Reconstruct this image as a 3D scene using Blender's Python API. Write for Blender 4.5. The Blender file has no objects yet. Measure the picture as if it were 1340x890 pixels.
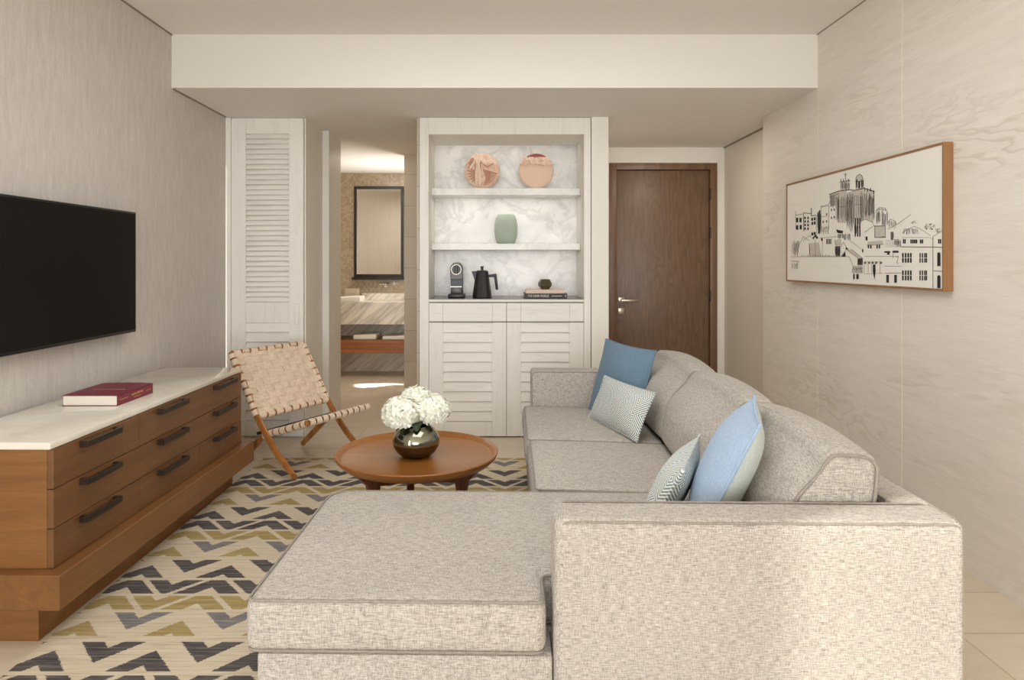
import bpy, bmesh, math, random
from mathutils import Vector, Matrix
random.seed(7)
S = bpy.context.scene
COL = S.collection
F, U0, V0, EYE = 880.0, 652.0, 344.0, 1.25      # focal length in pixels of the 1340x890 frame, vanishing point, eye height
PI = math.pi

def px(u, v, Y):
    return Vector(((u - U0) * Y / F, Y, EYE - (v - V0) * Y / F))

# ------------------------------------------------------------------ materials
def srgb(r, g, b):
    f = lambda c: (c / 255 / 12.92) if c / 255 <= 0.04045 else ((c / 255 + 0.055) / 1.055) ** 2.4
    return (f(r), f(g), f(b), 1)

class NT:
    def __init__(s, name):
        s.m = bpy.data.materials.new(name)
        s.m.use_nodes = True
        s.t = s.m.node_tree
        s.b = s.t.nodes['Principled BSDF']
        s._c = None
    def n(s, kind, ins=None, **props):
        nd = s.t.nodes.new(kind)
        for k, v in props.items():
            setattr(nd, k, v)
        for k, v in (ins or {}).items():
            if isinstance(v, bpy.types.NodeSocket):
                s.t.links.new(v, nd.inputs[k])
            else:
                nd.inputs[k].default_value = v
        return nd
    def set(s, **kw):
        for k, v in kw.items():
            k = k.replace('_', ' ')
            if isinstance(v, bpy.types.NodeSocket):
                s.t.links.new(v, s.b.inputs[k])
            else:
                s.b.inputs[k].default_value = v
        return s
    def co(s, scale=(1, 1, 1), loc=(0, 0, 0), rot=(0, 0, 0)):
        if s._c is None:
            s._c = s.n('ShaderNodeTexCoord').outputs['Object']
        return s.n('ShaderNodeMapping', {'Vector': s._c, 'Scale': scale, 'Location': loc, 'Rotation': rot}).outputs[0]
    def noise(s, vec, scale=1, detail=4, rough=0.5, dist=0):
        return s.n('ShaderNodeTexNoise', {'Vector': vec, 'Scale': scale, 'Detail': detail, 'Roughness': rough, 'Distortion': dist}).outputs[0]
    def math(s, op, a, b=0.0, c=0.0):
        nd = s.n('ShaderNodeMath', {0: a, 1: b, 2: c}, operation=op)
        return nd.outputs[0]
    def ramp(s, fac, stops, interp='LINEAR'):
        nd = s.n('ShaderNodeValToRGB', {'Fac': fac})
        cr = nd.color_ramp
        cr.interpolation = interp
        while len(cr.elements) < len(stops):
            cr.elements.new(0.5)
        for e, (p, c) in zip(cr.elements, stops):
            e.position = p
            e.color = c
        return nd.outputs[0]
    def mix(s, fac, a, b, mode='MIX'):
        nd = s.n('ShaderNodeMix', data_type='RGBA', blend_type=mode)
        for i, v in ((0, fac), (6, a), (7, b)):
            if isinstance(v, bpy.types.NodeSocket):
                s.t.links.new(v, nd.inputs[i])
            else:
                nd.inputs[i].default_value = v
        return nd.outputs[2]
    def bump(s, h, strength=0.3, dist=0.002):
        s.t.links.new(s.n('ShaderNodeBump', {'Height': h, 'Strength': strength, 'Distance': dist}).outputs[0], s.b.inputs['Normal'])
        return s

def plain(name, c, rough=0.5, metal=0.0, **kw):
    return NT(name).set(Base_Color=c, Roughness=rough, Metallic=metal, **kw).m

def wood(name, dark, mid, light, axis='Y', rough=0.4, stretch=14, ring=0.35, scale=1.0, off=(0, 0, 0), coat=0.0):
    t = NT(name)
    sc = {'X': (1, stretch, stretch), 'Y': (stretch, 1, stretch), 'Z': (stretch, stretch, 1)}[axis]
    c = t.co(scale=tuple(x * scale for x in sc), loc=off)
    n1 = t.noise(c, 1.6, 5, 0.6, 0.6)
    n2 = t.noise(c, 9, 3, 0.6, 0.2)
    rd = {'X': 'X', 'Y': 'Y', 'Z': 'Z'}[axis]
    c2 = t.co(scale=tuple(scale * (x if x == 1 else 5.0) for x in sc), loc=off)
    w = t.n('ShaderNodeTexWave', {'Vector': c2, 'Scale': 1.3, 'Distortion': 5.0, 'Detail': 3, 'Detail Scale': 0.6},
            wave_type='RINGS', rings_direction=rd, wave_profile='SAW').outputs['Fac']
    f = t.math('ADD', t.math('MULTIPLY', n1, 1 - ring), t.math('MULTIPLY', w, ring))
    f = t.math('ADD', f, t.math('MULTIPLY', t.math('SUBTRACT', n2, 0.5), 0.35))
    t.set(Base_Color=t.ramp(f, [(0.2, dark), (0.5, mid), (0.8, light)]), Roughness=rough, Coat_Weight=coat)
    t.bump(f, 0.08, 0.001)
    return t.m

def fabric(name, c1, c2, sc=1.0, contrast=1.0):
    t = NT(name)
    a = t.noise(t.co(scale=(46 * sc, 430 * sc, 430 * sc)), 1, 2, 0.6)
    b = t.noise(t.co(scale=(430 * sc, 60 * sc, 60 * sc)), 1, 2, 0.6)
    d = t.noise(t.co(scale=(480 * sc,) * 3), 1, 1, 0.5)
    e = t.noise(t.co(scale=(3,) * 3), 1, 3, 0.5)
    f = t.math('ADD', t.math('MULTIPLY', a, .45), t.math('MULTIPLY', b, .3))
    f = t.math('ADD', f, t.math('MULTIPLY', d, .25))
    g = t.math('ADD', f, t.math('MULTIPLY', t.math('SUBTRACT', e, .5), .06))
    t.set(Base_Color=t.ramp(g, [(.5 - .16 / contrast, c1), (.5 + .13 / contrast, c2)]), Roughness=0.95, Sheen_Weight=0.1, Sheen_Roughness=0.5)
    t.b.inputs['Specular IOR Level'].default_value = 0.15
    t.bump(f, 0.55, 0.003)
    return t.m

def whitewash(name, base, line, axis='Z', s=1.0):
    t = NT(name)
    st = 16
    sc = {'X': (1, st, st), 'Y': (st, 1, st), 'Z': (st, st, 1)}[axis]
    n1 = t.noise(t.co(scale=tuple(x * 1.5 * s for x in sc)), 1, 5, 0.65, 0.8)
    n2 = t.noise(t.co(scale=tuple(x * 9 * s for x in sc)), 1, 3, 0.6)
    f = t.math('ADD', t.math('MULTIPLY', n1, .6), t.math('MULTIPLY', n2, .4))
    t.set(Base_Color=t.ramp(f, [(.3, line), (.5, base)]), Roughness=0.5)
    t.bump(f, 0.15, 0.001)
    return t.m

def marble(name, base, vein, s=3.0, rough=0.25, amount=0.5, direction=(1, 1, 1), rot=(0, 0, 0), dist=.7, vw=.25):
    t = NT(name)
    c = t.n('ShaderNodeMapping', {'Vector': t.co(rot=rot), 'Scale': direction}).outputs[0]
    n = t.noise(c, s, 8, 0.62, dist)
    v = t.math('ABSOLUTE', t.math('SUBTRACT', n, 0.5))
    veins = t.ramp(v, [(0.0, (1, 1, 1, 1)), (0.07, (0, 0, 0, 1))])
    cl = t.noise(c, s * .6, 5, .6, .5)
    cloud = t.ramp(cl, [(.42, (0, 0, 0, 1)), (.66, (1, 1, 1, 1))])
    f = t.math('MULTIPLY', t.math('ADD', t.math('MULTIPLY', veins, vw), t.math('MULTIPLY', cloud, .7)), amount)
    t.set(Base_Color=t.mix(f, base, vein), Roughness=rough)
    return t.m

def build_materials():
    M = {}
    # painted surfaces
    M['ceiling'] = plain('ceiling_paint', srgb(236, 232, 227), 0.9)
    M['beam'] = plain('white_paint', srgb(224, 219, 210), 0.85)
    M['filler'] = plain('cream_paint', srgb(236, 232, 222), 0.8)
    M['gap_shade'] = plain('painted_gap_shade', srgb(140, 129, 116), 0.9)  # shade of the ceiling reveals, put into the colour
    # fabric wallpaper of the left wall
    t = NT('fabric_wallpaper')
    a = t.noise(t.co(scale=(260, 260, 16)), 1, 4, .65)
    b = t.noise(t.co(scale=(34, 34, 6)), 1, 4, .6)
    d = t.noise(t.co(scale=(90, 90, 60)), 1, 3, .6)
    f = t.math('ADD', t.math('ADD', t.math('MULTIPLY', a, .45), t.math('MULTIPLY', b, .35)), t.math('MULTIPLY', d, .2))
    t.set(Base_Color=t.ramp(f, [(.34, srgb(190, 183, 175)), (.64, srgb(214, 208, 201))]), Roughness=.9)
    t.bump(f, .25, .002)
    M['wallpaper'] = t.m
    # whitewashed oak panels of the right wall, grain lying flat
    t = NT('pale_oak_panel')
    c = t.co(scale=(1, 1.0, 5.0))
    n1 = t.noise(t.co(scale=(1, .5, 2.2)), 1.4, 4, .55, .4)
    w = t.math('FRACT', t.math('MULTIPLY', n1, 17.0))
    mask = t.ramp(t.noise(t.co(scale=(1, .5, 1.3), loc=(3, 1, 7)), 1.7, 2, .5), [(.44, (0, 0, 0, 1)), (.64, (1, 1, 1, 1))])
    fine = t.noise(t.co(scale=(9, 9, 190)), 1, 4, .65)
    fine2 = t.noise(t.co(scale=(3, 3, 30)), 1, 4, .6)
    g = t.math('ADD', t.math('MULTIPLY', fine, .5), t.math('MULTIPLY', fine2, .5))
    base = t.ramp(g, [(.34, srgb(220, 212, 202)), (.62, srgb(231, 224, 214))])
    ln = t.ramp(w, [(0.0, (1, 1, 1, 1)), (.35, (0, 0, 0, 1)), (.85, (0, 0, 0, 1)), (1.0, (1, 1, 1, 1))])
    t.set(Base_Color=t.mix(t.math('MULTIPLY', t.math('MULTIPLY', ln, mask), .5), base, srgb(190, 177, 160)), Roughness=.55)
    t.bump(fine, .12, .001)
    M['oak_panel'] = t.m
    M['joint'] = plain('panel_joint', srgb(244, 236, 220), .6)
    M['niche'] = plain('niche_paint', srgb(222, 215, 205), .85)
    # floor
    t = NT('travertine_tile')
    cc = t.co(scale=(1, 1, 1), loc=(0.15, -0.004, 0))
    br = t.n('ShaderNodeTexBrick', {'Vector': cc, 'Color1': srgb(212, 198, 176), 'Color2': srgb(203, 188, 165), 'Mortar': srgb(156, 137, 110),
             'Scale': 1.0, 'Mortar Size': .003, 'Mortar Smooth': .3, 'Bias': 0, 'Brick Width': .85, 'Row Height': .283})
    br.offset = .5
    v = t.noise(t.co(scale=(3, 14, 3)), 1, 6, .65, .4)
    col = t.mix(.32, br.outputs['Color'], t.ramp(v, [(.3, srgb(194, 179, 155)), (.7, srgb(222, 209, 188))]))
    t.set(Base_Color=col, Roughness=.28)
    t.bump(t.math('SUBTRACT', 1.0, br.outputs['Fac']), .3, .001)
    M['tile'] = t.m
    # kilim rug: zigzag bands cut by straight weft lines
    t = NT('zigzag_kilim')
    xyz = t.n('ShaderNodeSeparateXYZ', {0: t.co()})
    jit = t.noise(t.co(scale=(12, 260, 1)), 1, 1, .5)
    X = t.math('ADD', xyz.outputs[0], t.math('MULTIPLY', t.math('SUBTRACT', jit, .5), .022))
    Y = xyz.outputs[1]
    P = .324
    tri = t.math('MULTIPLY', t.math('PINGPONG', t.math('ADD', X, 1.258 + P * 8), P / 2), 1.1)
    yr = t.math('SUBTRACT', t.math('WRAP', t.math('SUBTRACT', Y, 2.814), 0.0, -.607), 0)
    def band(c, th, lo, hi):
        e = t.math('SUBTRACT', yr, tri)
        m = t.math('MULTIPLY', t.math('GREATER_THAN', e, c), t.math('LESS_THAN', e, c + th))
        return t.math('MULTIPLY', m, t.math('MULTIPLY', t.math('GREATER_THAN', yr, lo), t.math('LESS_THAN', yr, hi)))
    streak = t.math('ADD', t.math('MULTIPLY', t.noise(t.co(scale=(9, 330, 1)), 1, 3, .7), .5), t.math('MULTIPLY', t.noise(t.co(scale=(4, 110, 1)), 1, 2, .6), .5))
    cream = t.ramp(streak, [(.34, srgb(176, 160, 134)), (.48, srgb(206, 192, 167)), (.64, srgb(219, 206, 184))])
    darkc = t.ramp(streak, [(.36, srgb(60, 56, 57)), (.52, srgb(94, 89, 88)), (.68, srgb(146, 137, 128))])
    yelc = t.ramp(streak, [(.36, srgb(142, 121, 76)), (.52, srgb(170, 150, 101)), (.68, srgb(198, 179, 137))])
    greyc = t.ramp(streak, [(.36, srgb(102, 98, 99)), (.52, srgb(132, 128, 126)), (.68, srgb(170, 162, 151))])
    c = cream
    for (cc_, th, lo, hi, colr) in ((-.12, .081, -.2, -.004, darkc), (-.311, .08, -.164, -.004, darkc),
                                    (-.301, .08, -.29, -.184, darkc), (-.418, .087, -.29, -.184, darkc),
                                    (-.424, .08, -.406, -.308, yelc), (-.541, .087, -.406, -.308, yelc),
                                    (-.539, .074, -.6, -.425, greyc), (-.737, .078, -.577, -.44, yelc)):
        c = t.mix(band(cc_, th, lo, hi), c, colr)
    t.set(Base_Color=c, Roughness=.95)
    t.b.inputs['Specular IOR Level'].default_value = .1
    t.bump(streak, .5, .003)
    M['rug'] = t.m
    # furniture woods
    M['walnut'] = wood('walnut_front', srgb(100, 66, 38), srgb(113, 76, 44), srgb(126, 87, 53), 'Y', .38, ring=.08)
    M['walnut_end'] = wood('walnut_side', srgb(116, 76, 37), srgb(131, 88, 45), srgb(146, 101, 56), 'X', .38, ring=.08)
    M['plinth_wood'] = wood('walnut_plinth', srgb(112, 73, 37), srgb(126, 84, 45), srgb(140, 97, 55), 'Y', .36, ring=0)
    M['table_wood'] = wood('table_teak', srgb(138, 86, 36), srgb(151, 96, 43), srgb(162, 106, 51), 'X', .3, ring=.2, stretch=10)
    M['leg_wood'] = wood('dark_leg_wood', srgb(74, 36, 18), srgb(100, 52, 28), srgb(122, 68, 38), 'Z', .35)
    M['chair_wood'] = wood('chair_oak', srgb(138, 84, 38), srgb(172, 112, 58), srgb(196, 138, 80), 'Z', .4)
    t = NT('door_veneer')
    n1 = t.noise(t.co(scale=(3.2, 3.2, .55), loc=(2.3, 0, .4)), 1.5, 2, .5, .2)
    ln = t.math('FRACT', t.math('MULTIPLY', n1, 15))
    ln = t.ramp(ln, [(0, (1, 1, 1, 1)), (.4, (0, 0, 0, 1)), (.8, (0, 0, 0, 1)), (1, (1, 1, 1, 1))])
    fine = t.noise(t.co(scale=(150, 150, 5)), 1, 4, .6)
    bas = t.ramp(fine, [(.35, srgb(106, 82, 61)), (.65, srgb(126, 99, 76))])
    t.set(Base_Color=t.mix(t.math('MULTIPLY', ln, .38), bas, srgb(86, 64, 47)), Roughness=.42)
    M['door_wood'] = t.m
    M['door_frame'] = wood('door_frame_wood', srgb(104, 74, 52), srgb(118, 87, 63), srgb(130, 98, 73), 'Z', .4)
    M['frame_wood'] = wood('picture_frame_wood', srgb(132, 92, 56), srgb(145, 103, 64), srgb(157, 114, 73), 'Z', .45, ring=0)
    M['shelf_wood'] = wood('vanity_wood', srgb(126, 72, 36), srgb(158, 98, 54), srgb(180, 120, 72), 'X', .4)
    M['wash'] = whitewash('whitewashed_oak', srgb(238, 234, 226), srgb(224, 219, 208), 'Z')
    M['wash_h'] = whitewash('whitewashed_slats', srgb(238, 234, 226), srgb(220, 214, 202), 'X')
    M['gap'] = plain('cabinet_gap', srgb(96, 88, 76), .9)
    # stones
    M['slab'] = marble('cream_marble_top', srgb(236, 231, 219), srgb(190, 166, 132), 1.6, .07, .26, vw=.6)
    M['shelf_marble'] = marble('shelf_marble', srgb(236, 234, 226), srgb(168, 164, 158), 9, .25, .5)
    M['back_marble'] = marble('niche_marble', srgb(236, 233, 228), srgb(150, 146, 143), 3.4, .3, .55, vw=.5)
    M['vanity_marble'] = marble('veined_vanity_marble', srgb(242, 236, 223), srgb(156, 145, 128), 1.0, .3, .75, (1.2, 3, 11), (0, .75, 0), .3, .5)
    M['counter'] = plain('dark_counter', srgb(92, 86, 78), .25)
    t = NT('mosaic_tile')
    br = t.n('ShaderNodeTexBrick', {'Vector': t.co(rot=(PI / 2, 0, 0)), 'Color1': srgb(190, 172, 146), 'Color2': srgb(160, 141, 115), 'Mortar': srgb(174, 158, 134),
             'Scale': 1, 'Mortar Size': .0015, 'Bias': -.1, 'Brick Width': .024, 'Row Height': .024})
    br.offset = 0
    t.set(Base_Color=br.outputs[0], Roughness=.25)
    M['mosaic'] = t.m
    t = NT('large_wall_tile')
    br = t.n('ShaderNodeTexBrick', {'Vector': t.co(rot=(PI / 2, 0, 0), loc=(0, 0, .1)), 'Color1': srgb(200, 186, 164), 'Color2': srgb(190, 175, 152), 'Mortar': srgb(164, 148, 126),
             'Scale': 1, 'Mortar Size': .003, 'Brick Width': .6, 'Row Height': .3})
    br.offset = 0
    t.set(Base_Color=br.outputs[0], Roughness=.35)
    M['bath_tile'] = t.m
    # cloth
    M['sofa'] = fabric('oatmeal_linen', srgb(132, 124, 115), srgb(204, 197, 187), 1.0, 1.25)
    M['piping'] = fabric('oatmeal_piping', srgb(122, 114, 104), srgb(166, 158, 147))
    M['blue_dark'] = fabric('slate_blue_linen', srgb(92, 116, 136), srgb(118, 142, 160), 1.2)
    M['blue_light'] = fabric('pale_blue_linen', srgb(144, 166, 192), srgb(176, 196, 216), 1.2)
    M['blue_back'] = fabric('grey_green_linen', srgb(178, 188, 182), srgb(206, 212, 204), 1.2)
    t = NT('diamond_weave')
    xyz = t.n('ShaderNodeSeparateXYZ', {0: t.co()})
    k = t.math('ADD', t.math('PINGPONG', t.math('ADD', xyz.outputs[0], 5.03), .09), t.math('PINGPONG', t.math('ADD', xyz.outputs[1], 5.02), .085))
    st = t.math('FRACT', t.math('MULTIPLY', k, 84))
    fz = t.noise(t.co(scale=(400,) * 3), 1, 1, .5)
    t.set(Base_Color=t.mix(t.math('GREATER_THAN', t.math('ADD', st, t.math('MULTIPLY', t.math('SUBTRACT', fz, .5), .3)), .52), srgb(124, 142, 146), srgb(236, 236, 228)), Roughness=.9)
    t.bump(fz, .4, .002)
    M['diamond'] = t.m
    M['towel'] = fabric('white_towel', srgb(226, 220, 208), srgb(244, 240, 232), 1.0)
    t = NT('natural_leather')
    n = t.noise(t.co(scale=(60,) * 3), 1, 4, .6)
    t.set(Base_Color=t.ramp(n, [(.35, srgb(218, 194, 168)), (.65, srgb(234, 214, 192))]), Roughness=.6)
    t.bump(n, .2, .001)
    M['leather'] = t.m
    # plain things
    M['pull'] = plain('bronze_pull', srgb(62, 52, 43), .42, .6)
    M['tv'] = plain('screen_glass', srgb(7, 6, 6), .3, Specular_IOR_Level=.15)
    M['tv_case'] = plain('screen_bezel', srgb(16, 15, 14), .4)
    M['burgundy'] = plain('burgundy_cloth', srgb(124, 40, 58), .5)
    M['paper'] = plain('book_pages', srgb(232, 226, 214), .85)
    M['gold'] = plain('gold_print', srgb(200, 160, 100), .5)
    M['black_cover'] = plain('black_cover', srgb(30, 22, 18), .45)
    M['white_print'] = plain('cream_print', srgb(236, 226, 204), .6)
    M['pink_cover'] = plain('pink_cover', srgb(226, 200, 182), .6)
    M['steel'] = plain('satin_steel', srgb(176, 164, 144), .3, 1.0)
    M['chrome'] = plain('chrome', srgb(225, 222, 215), .12, 1.0)
    M['black_plastic'] = plain('black_plastic', srgb(20, 18, 17), .35)
    M['kettle_black'] = plain('kettle_black', srgb(34, 31, 30), .42)
    M['machine_grey'] = plain('machine_grey', srgb(74, 72, 70), .35, .5)
    M['mirror_frame'] = plain('dark_bronze', srgb(36, 24, 17), .4)
    M['mirror'] = plain('mirror_glass', (.9, .88, .84, 1), .02, 1.0)
    M['canvas'] = plain('canvas', srgb(236, 232, 222), .8)
    M['ink'] = plain('ink_black', srgb(40, 36, 33), .8)
    M['ink_wash'] = plain('ink_wash', srgb(198, 191, 180), .85)
    M['ink_mid'] = plain('ink_mid', srgb(106, 99, 91), .85)
    t = NT('two_tone_mirror_glaze')
    z = t.n('ShaderNodeSeparateXYZ', {0: t.co()}).outputs[2]
    e = t.math('ADD', z, t.math('MULTIPLY', t.math('SUBTRACT', t.noise(t.co(scale=(30, 30, 30)), 1, 2, .5), .5), .004))
    up = t.math('GREATER_THAN', e, .064)
    t.set(Base_Color=t.mix(up, srgb(104, 92, 62), srgb(150, 150, 132)), Roughness=t.math('SUBTRACT', .24, t.math('MULTIPLY', up, .18)), Metallic=.95)
    M['vase'] = t.m
    M['petal'] = plain('hydrangea_petal', srgb(250, 247, 232), .7, Subsurface_Weight=.15)
    M['petal2'] = plain('hydrangea_petal_cream', srgb(248, 244, 220), .7, Subsurface_Weight=.15)
    M['leafm'] = plain('hydrangea_leaf', srgb(42, 56, 28), .5)
    M['stem'] = plain('hydrangea_stem', srgb(88, 110, 52), .6)
    t = NT('terracotta_relief')
    n = t.noise(t.co(scale=(26, 26, 26)), 1, 5, .6, 1.2)
    t.set(Base_Color=t.ramp(n, [(.35, srgb(204, 162, 138)), (.5, srgb(222, 190, 168)), (.7, srgb(234, 210, 192))]), Roughness=.7)
    t.bump(n, .6, .006)
    M['relief'] = t.m
    M['peach'] = plain('peach_glaze', srgb(224, 194, 170), .55)
    M['carving'] = plain('carved_terracotta', srgb(190, 144, 118), .7)
    M['carving_light'] = plain('pale_terracotta', srgb(232, 206, 186), .7)
    M['crimson'] = plain('crimson_glaze', srgb(132, 36, 28), .3)
    M['stand'] = plain('stand_white', srgb(236, 230, 220), .5)
    t = NT('ribbed_green_glass')
    xyz = t.n('ShaderNodeSeparateXYZ', {0: t.co()})
    t.set(Base_Color=srgb(174, 187, 170), Roughness=.4)
    t.bump(t.math('SINE', t.math('MULTIPLY', xyz.outputs[2], 900)), .35, .002)
    M['green_glass'] = t.m
    M['smoke_glass'] = plain('smoked_glass', srgb(86, 80, 58), .08, .35)
    M['frame_white'] = plain('window_frame_white', srgb(225, 222, 214), .5)
    return M

# ------------------------------------------------------------------ mesh tools
def merge(bm, tb):
    me = bpy.data.meshes.new('tmp')
    tb.to_mesh(me)
    tb.free()
    bm.from_mesh(me)
    bpy.data.meshes.remove(me)

def box(bm, x0, x1, y0, y1, z0, z1, bev=0.0, seg=2, mi=0):
    tb = bmesh.new()
    bmesh.ops.create_cube(tb, size=1)
    for v in tb.verts:
        v.co = Vector(((x0 + x1) / 2 + v.co.x * (x1 - x0), (y0 + y1) / 2 + v.co.y * (y1 - y0), (z0 + z1) / 2 + v.co.z * (z1 - z0)))
    if bev:
        bmesh.ops.bevel(tb, geom=tb.edges[:], offset=bev, segments=seg, profile=.5, affect='EDGES')
    for f in tb.faces:
        f.material_index = mi
    merge(bm, tb)
    return bm

def prism(bm, pts, axis, a0, a1, bev=0.0, seg=2, mi=0):
    """polygon in the plane across `axis`, pulled from a0 to a1.  axis X: pts=(y,z), Y: (x,z), Z: (x,y)"""
    tb = bmesh.new()
    mkv = {'X': lambda p, a: (a, p[0], p[1]), 'Y': lambda p, a: (p[0], a, p[1]), 'Z': lambda p, a: (p[0], p[1], a)}[axis]
    A = [tb.verts.new(mkv(p, a0)) for p in pts]
    B = [tb.verts.new(mkv(p, a1)) for p in pts]
    n = len(pts)
    tb.faces.new(A)
    tb.faces.new(B[::-1])
    for i in range(n):
        tb.faces.new((A[i], B[i], B[(i + 1) % n], A[(i + 1) % n]))
    bmesh.ops.recalc_face_normals(tb, faces=tb.faces[:])
    if bev:
        bmesh.ops.bevel(tb, geom=tb.edges[:], offset=bev, segments=seg, profile=.5, affect='EDGES')
    for f in tb.faces:
        f.material_index = mi
    merge(bm, tb)
    return bm

def tube(bm, pts, r, n=8, closed=False, mi=0, flat=None):
    """round bar along points; r may be a list; flat=(a,b) gives an elliptical section (a across, b along the up vector)"""
    pts = [Vector(p) for p in pts]
    m = len(pts)
    rs = r if isinstance(r, (list, tuple)) else [r] * m
    rings = []
    up = None
    for i, p in enumerate(pts):
        if closed:
            d = pts[(i + 1) % m] - pts[i - 1]
        else:
            d = pts[min(i + 1, m - 1)] - pts[max(i - 1, 0)]
        d.normalize()
        if up is None:
            up = Vector((0, 0, 1)) if abs(d.z) < .9 else Vector((1, 0, 0))
        s = d.cross(up).normalized()
        up = s.cross(d).normalized()
        ring = []
        for k in range(n):
            a = 2 * PI * k / n
            fa, fb = flat if flat else (1, 1)
            ring.append(bm.verts.new(p + s * math.cos(a) * rs[i] * fa + up * math.sin(a) * rs[i] * fb))
        rings.append(ring)
    q = m if closed else m - 1
    for i in range(q):
        a, b = rings[i], rings[(i + 1) % m]
        for k in range(n):
            f = bm.faces.new((a[k], a[(k + 1) % n], b[(k + 1) % n], b[k]))
            f.material_index = mi
    if not closed:
        bm.faces.new(rings[0][::-1]).material_index = mi
        bm.faces.new(rings[-1]).material_index = mi
    return bm

def bar(bm, secs, mi=0):
    """rectangular bar: secs = list of 4-corner loops"""
    V = [[bm.verts.new(c) for c in s] for s in secs]
    for a, b in zip(V, V[1:]):
        for k in range(4):
            bm.faces.new((a[k], a[(k + 1) % 4], b[(k + 1) % 4], b[k])).material_index = mi
    bm.faces.new(V[0][::-1])
    bm.faces.new(V[-1])
    return bm

def lathe(bm, prof, c=(0, 0, 0), n=48, axis='Z', mi=0):
    """prof = [(r, h)]; r=0 closes"""
    c = Vector(c)
    rings = []
    for r, h in prof:
        if r < 1e-6:
            p = (0, 0, h) if axis == 'Z' else (0, h, 0)
            rings.append([bm.verts.new(c + Vector(p))])
        else:
            ring = []
            for k in range(n):
                a = 2 * PI * k / n
                p = (r * math.cos(a), r * math.sin(a), h) if axis == 'Z' else (r * math.cos(a), h, r * math.sin(a))
                ring.append(bm.verts.new(c + Vector(p)))
            rings.append(ring)
    fs = []
    for a, b in zip(rings, rings[1:]):
        if len(a) == 1 and len(b) == 1:
            continue
        for k in range(n):
            if len(a) == 1:
                fs.append(bm.faces.new((a[0], b[(k + 1) % n], b[k])))
            elif len(b) == 1:
                fs.append(bm.faces.new((a[k], a[(k + 1) % n], b[0])))
            else:
                fs.append(bm.faces.new((a[k], a[(k + 1) % n], b[(k + 1) % n], b[k])))
    for f in fs:
        f.material_index = mi
    return bm

def steps(h, r, n, k=3):
    e = [-h + r * (1 - math.cos(i / k * PI / 2)) for i in range(k)]
    mid = [(-h + r) + (2 * h - 2 * r) * i / n for i in range(n + 1)]
    return e + mid + [-x for x in e[::-1]]

def rbox(bm, c, s, r, n=8, f=None, k=3):
    """soft box: rounded edges of radius r; f deforms a point in normalised coordinates (local p, half sizes) -> p"""
    tb = bmesh.new()
    h = Vector(s) / 2
    g = [steps(h[i], r, n, k) for i in range(3)]
    cache = {}
    def vert(p):
        key = tuple(round(x, 6) for x in p)
        if key not in cache:
            q = Vector([max(-h[i] + r, min(h[i] - r, p[i])) for i in range(3)])
            d = Vector(p) - q
            if d.length > 1e-9:
                d = d.normalized() * r
            w = q + d
            if f:
                w = f(w, h)
            cache[key] = tb.verts.new(w + Vector(c))
        return cache[key]
    for ax in range(3):
        a, b = (ax + 1) % 3, (ax + 2) % 3
        for sgn in (-1, 1):
            for i in range(len(g[a]) - 1):
                for j in range(len(g[b]) - 1):
                    q = []
                    for (ii, jj) in ((i, j), (i + 1, j), (i + 1, j + 1), (i, j + 1)):
                        p = [0, 0, 0]
                        p[ax] = sgn * h[ax]
                        p[a] = g[a][ii]
                        p[b] = g[b][jj]
                        q.append(vert(p))
                    if len(set(q)) == 4:
                        try:
                            tb.faces.new(q if sgn > 0 else q[::-1])
                        except ValueError:
                            pass
    bmesh.ops.recalc_face_normals(tb, faces=tb.faces[:])
    merge(bm, tb)
    return bm

def rloop(x0, x1, y0, y1, r, n=5):
    """rounded rectangle loop in 2D"""
    out = []
    for (cx, cy, a0) in ((x1 - r, y1 - r, 0), (x0 + r, y1 - r, 90), (x0 + r, y0 + r, 180), (x1 - r, y0 + r, 270)):
        for i in range(n + 1):
            a = math.radians(a0 + 90 * i / n)
            out.append((cx + r * math.cos(a), cy + r * math.sin(a)))
    return out

def dense(pts, step, closed=True):
    out = []
    m = len(pts)
    for i in range(m if closed else m - 1):
        a, b = Vector(pts[i]), Vector(pts[(i + 1) % m])
        k = max(1, int((b - a).length / step))
        out += [a.lerp(b, j / k) for j in range(k)]
    if not closed:
        out.append(Vector(pts[-1]))
    return out

RM = {}
def tag(o, label=None, cat=None, group=None, kind=None):
    if label: o['label'] = label
    if cat: o['category'] = cat
    if group: o['group'] = group
    if kind: o['kind'] = kind
    return o

def thing(name, label, cat, loc=(0, 0, 0), rotz=0, group=None):
    o = bpy.data.objects.new(name, None)
    o.empty_display_size = .1
    COL.objects.link(o)
    o.location = loc
    o.rotation_euler = (0, 0, rotz)
    RM[o.name] = Matrix.Translation(Vector(loc)) @ Matrix.Rotation(rotz, 4, 'Z')
    return tag(o, label, cat, group)

def mk(name, bm, mat, parent=None, world=False, sharp=35, mw=None, flat=False):
    """link bm as ONE mesh object.  world=True: bm is in world coordinates and is brought into the parent's frame"""
    me = bpy.data.meshes.new(name)
    if parent is not None and world:
        bmesh.ops.transform(bm, matrix=RM[parent.name].inverted(), verts=bm.verts[:])
    lim = math.radians(sharp)
    bm.normal_update()
    for f in bm.faces:
        f.smooth = not flat
    for e in bm.edges:
        if len(e.link_faces) == 2:
            e.smooth = e.calc_face_angle(0) < lim
    bm.to_mesh(me)
    bm.free()
    for m_ in (mat if isinstance(mat, (list, tuple)) else [mat]):
        me.materials.append(m_)
    o = bpy.data.objects.new(name, me)
    COL.objects.link(o)
    if parent is not None:
        o.parent = parent
        RM[o.name] = RM[parent.name]
    else:
        if mw is not None:
            o.matrix_world = mw
        RM[o.name] = mw.copy() if mw is not None else Matrix.Identity(4)
    return o

def struct(name, bm, mat, parent=None):
    o = mk(name, bm, mat, parent)
    if parent is None:
        o['kind'] = 'structure'
    return o

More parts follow.
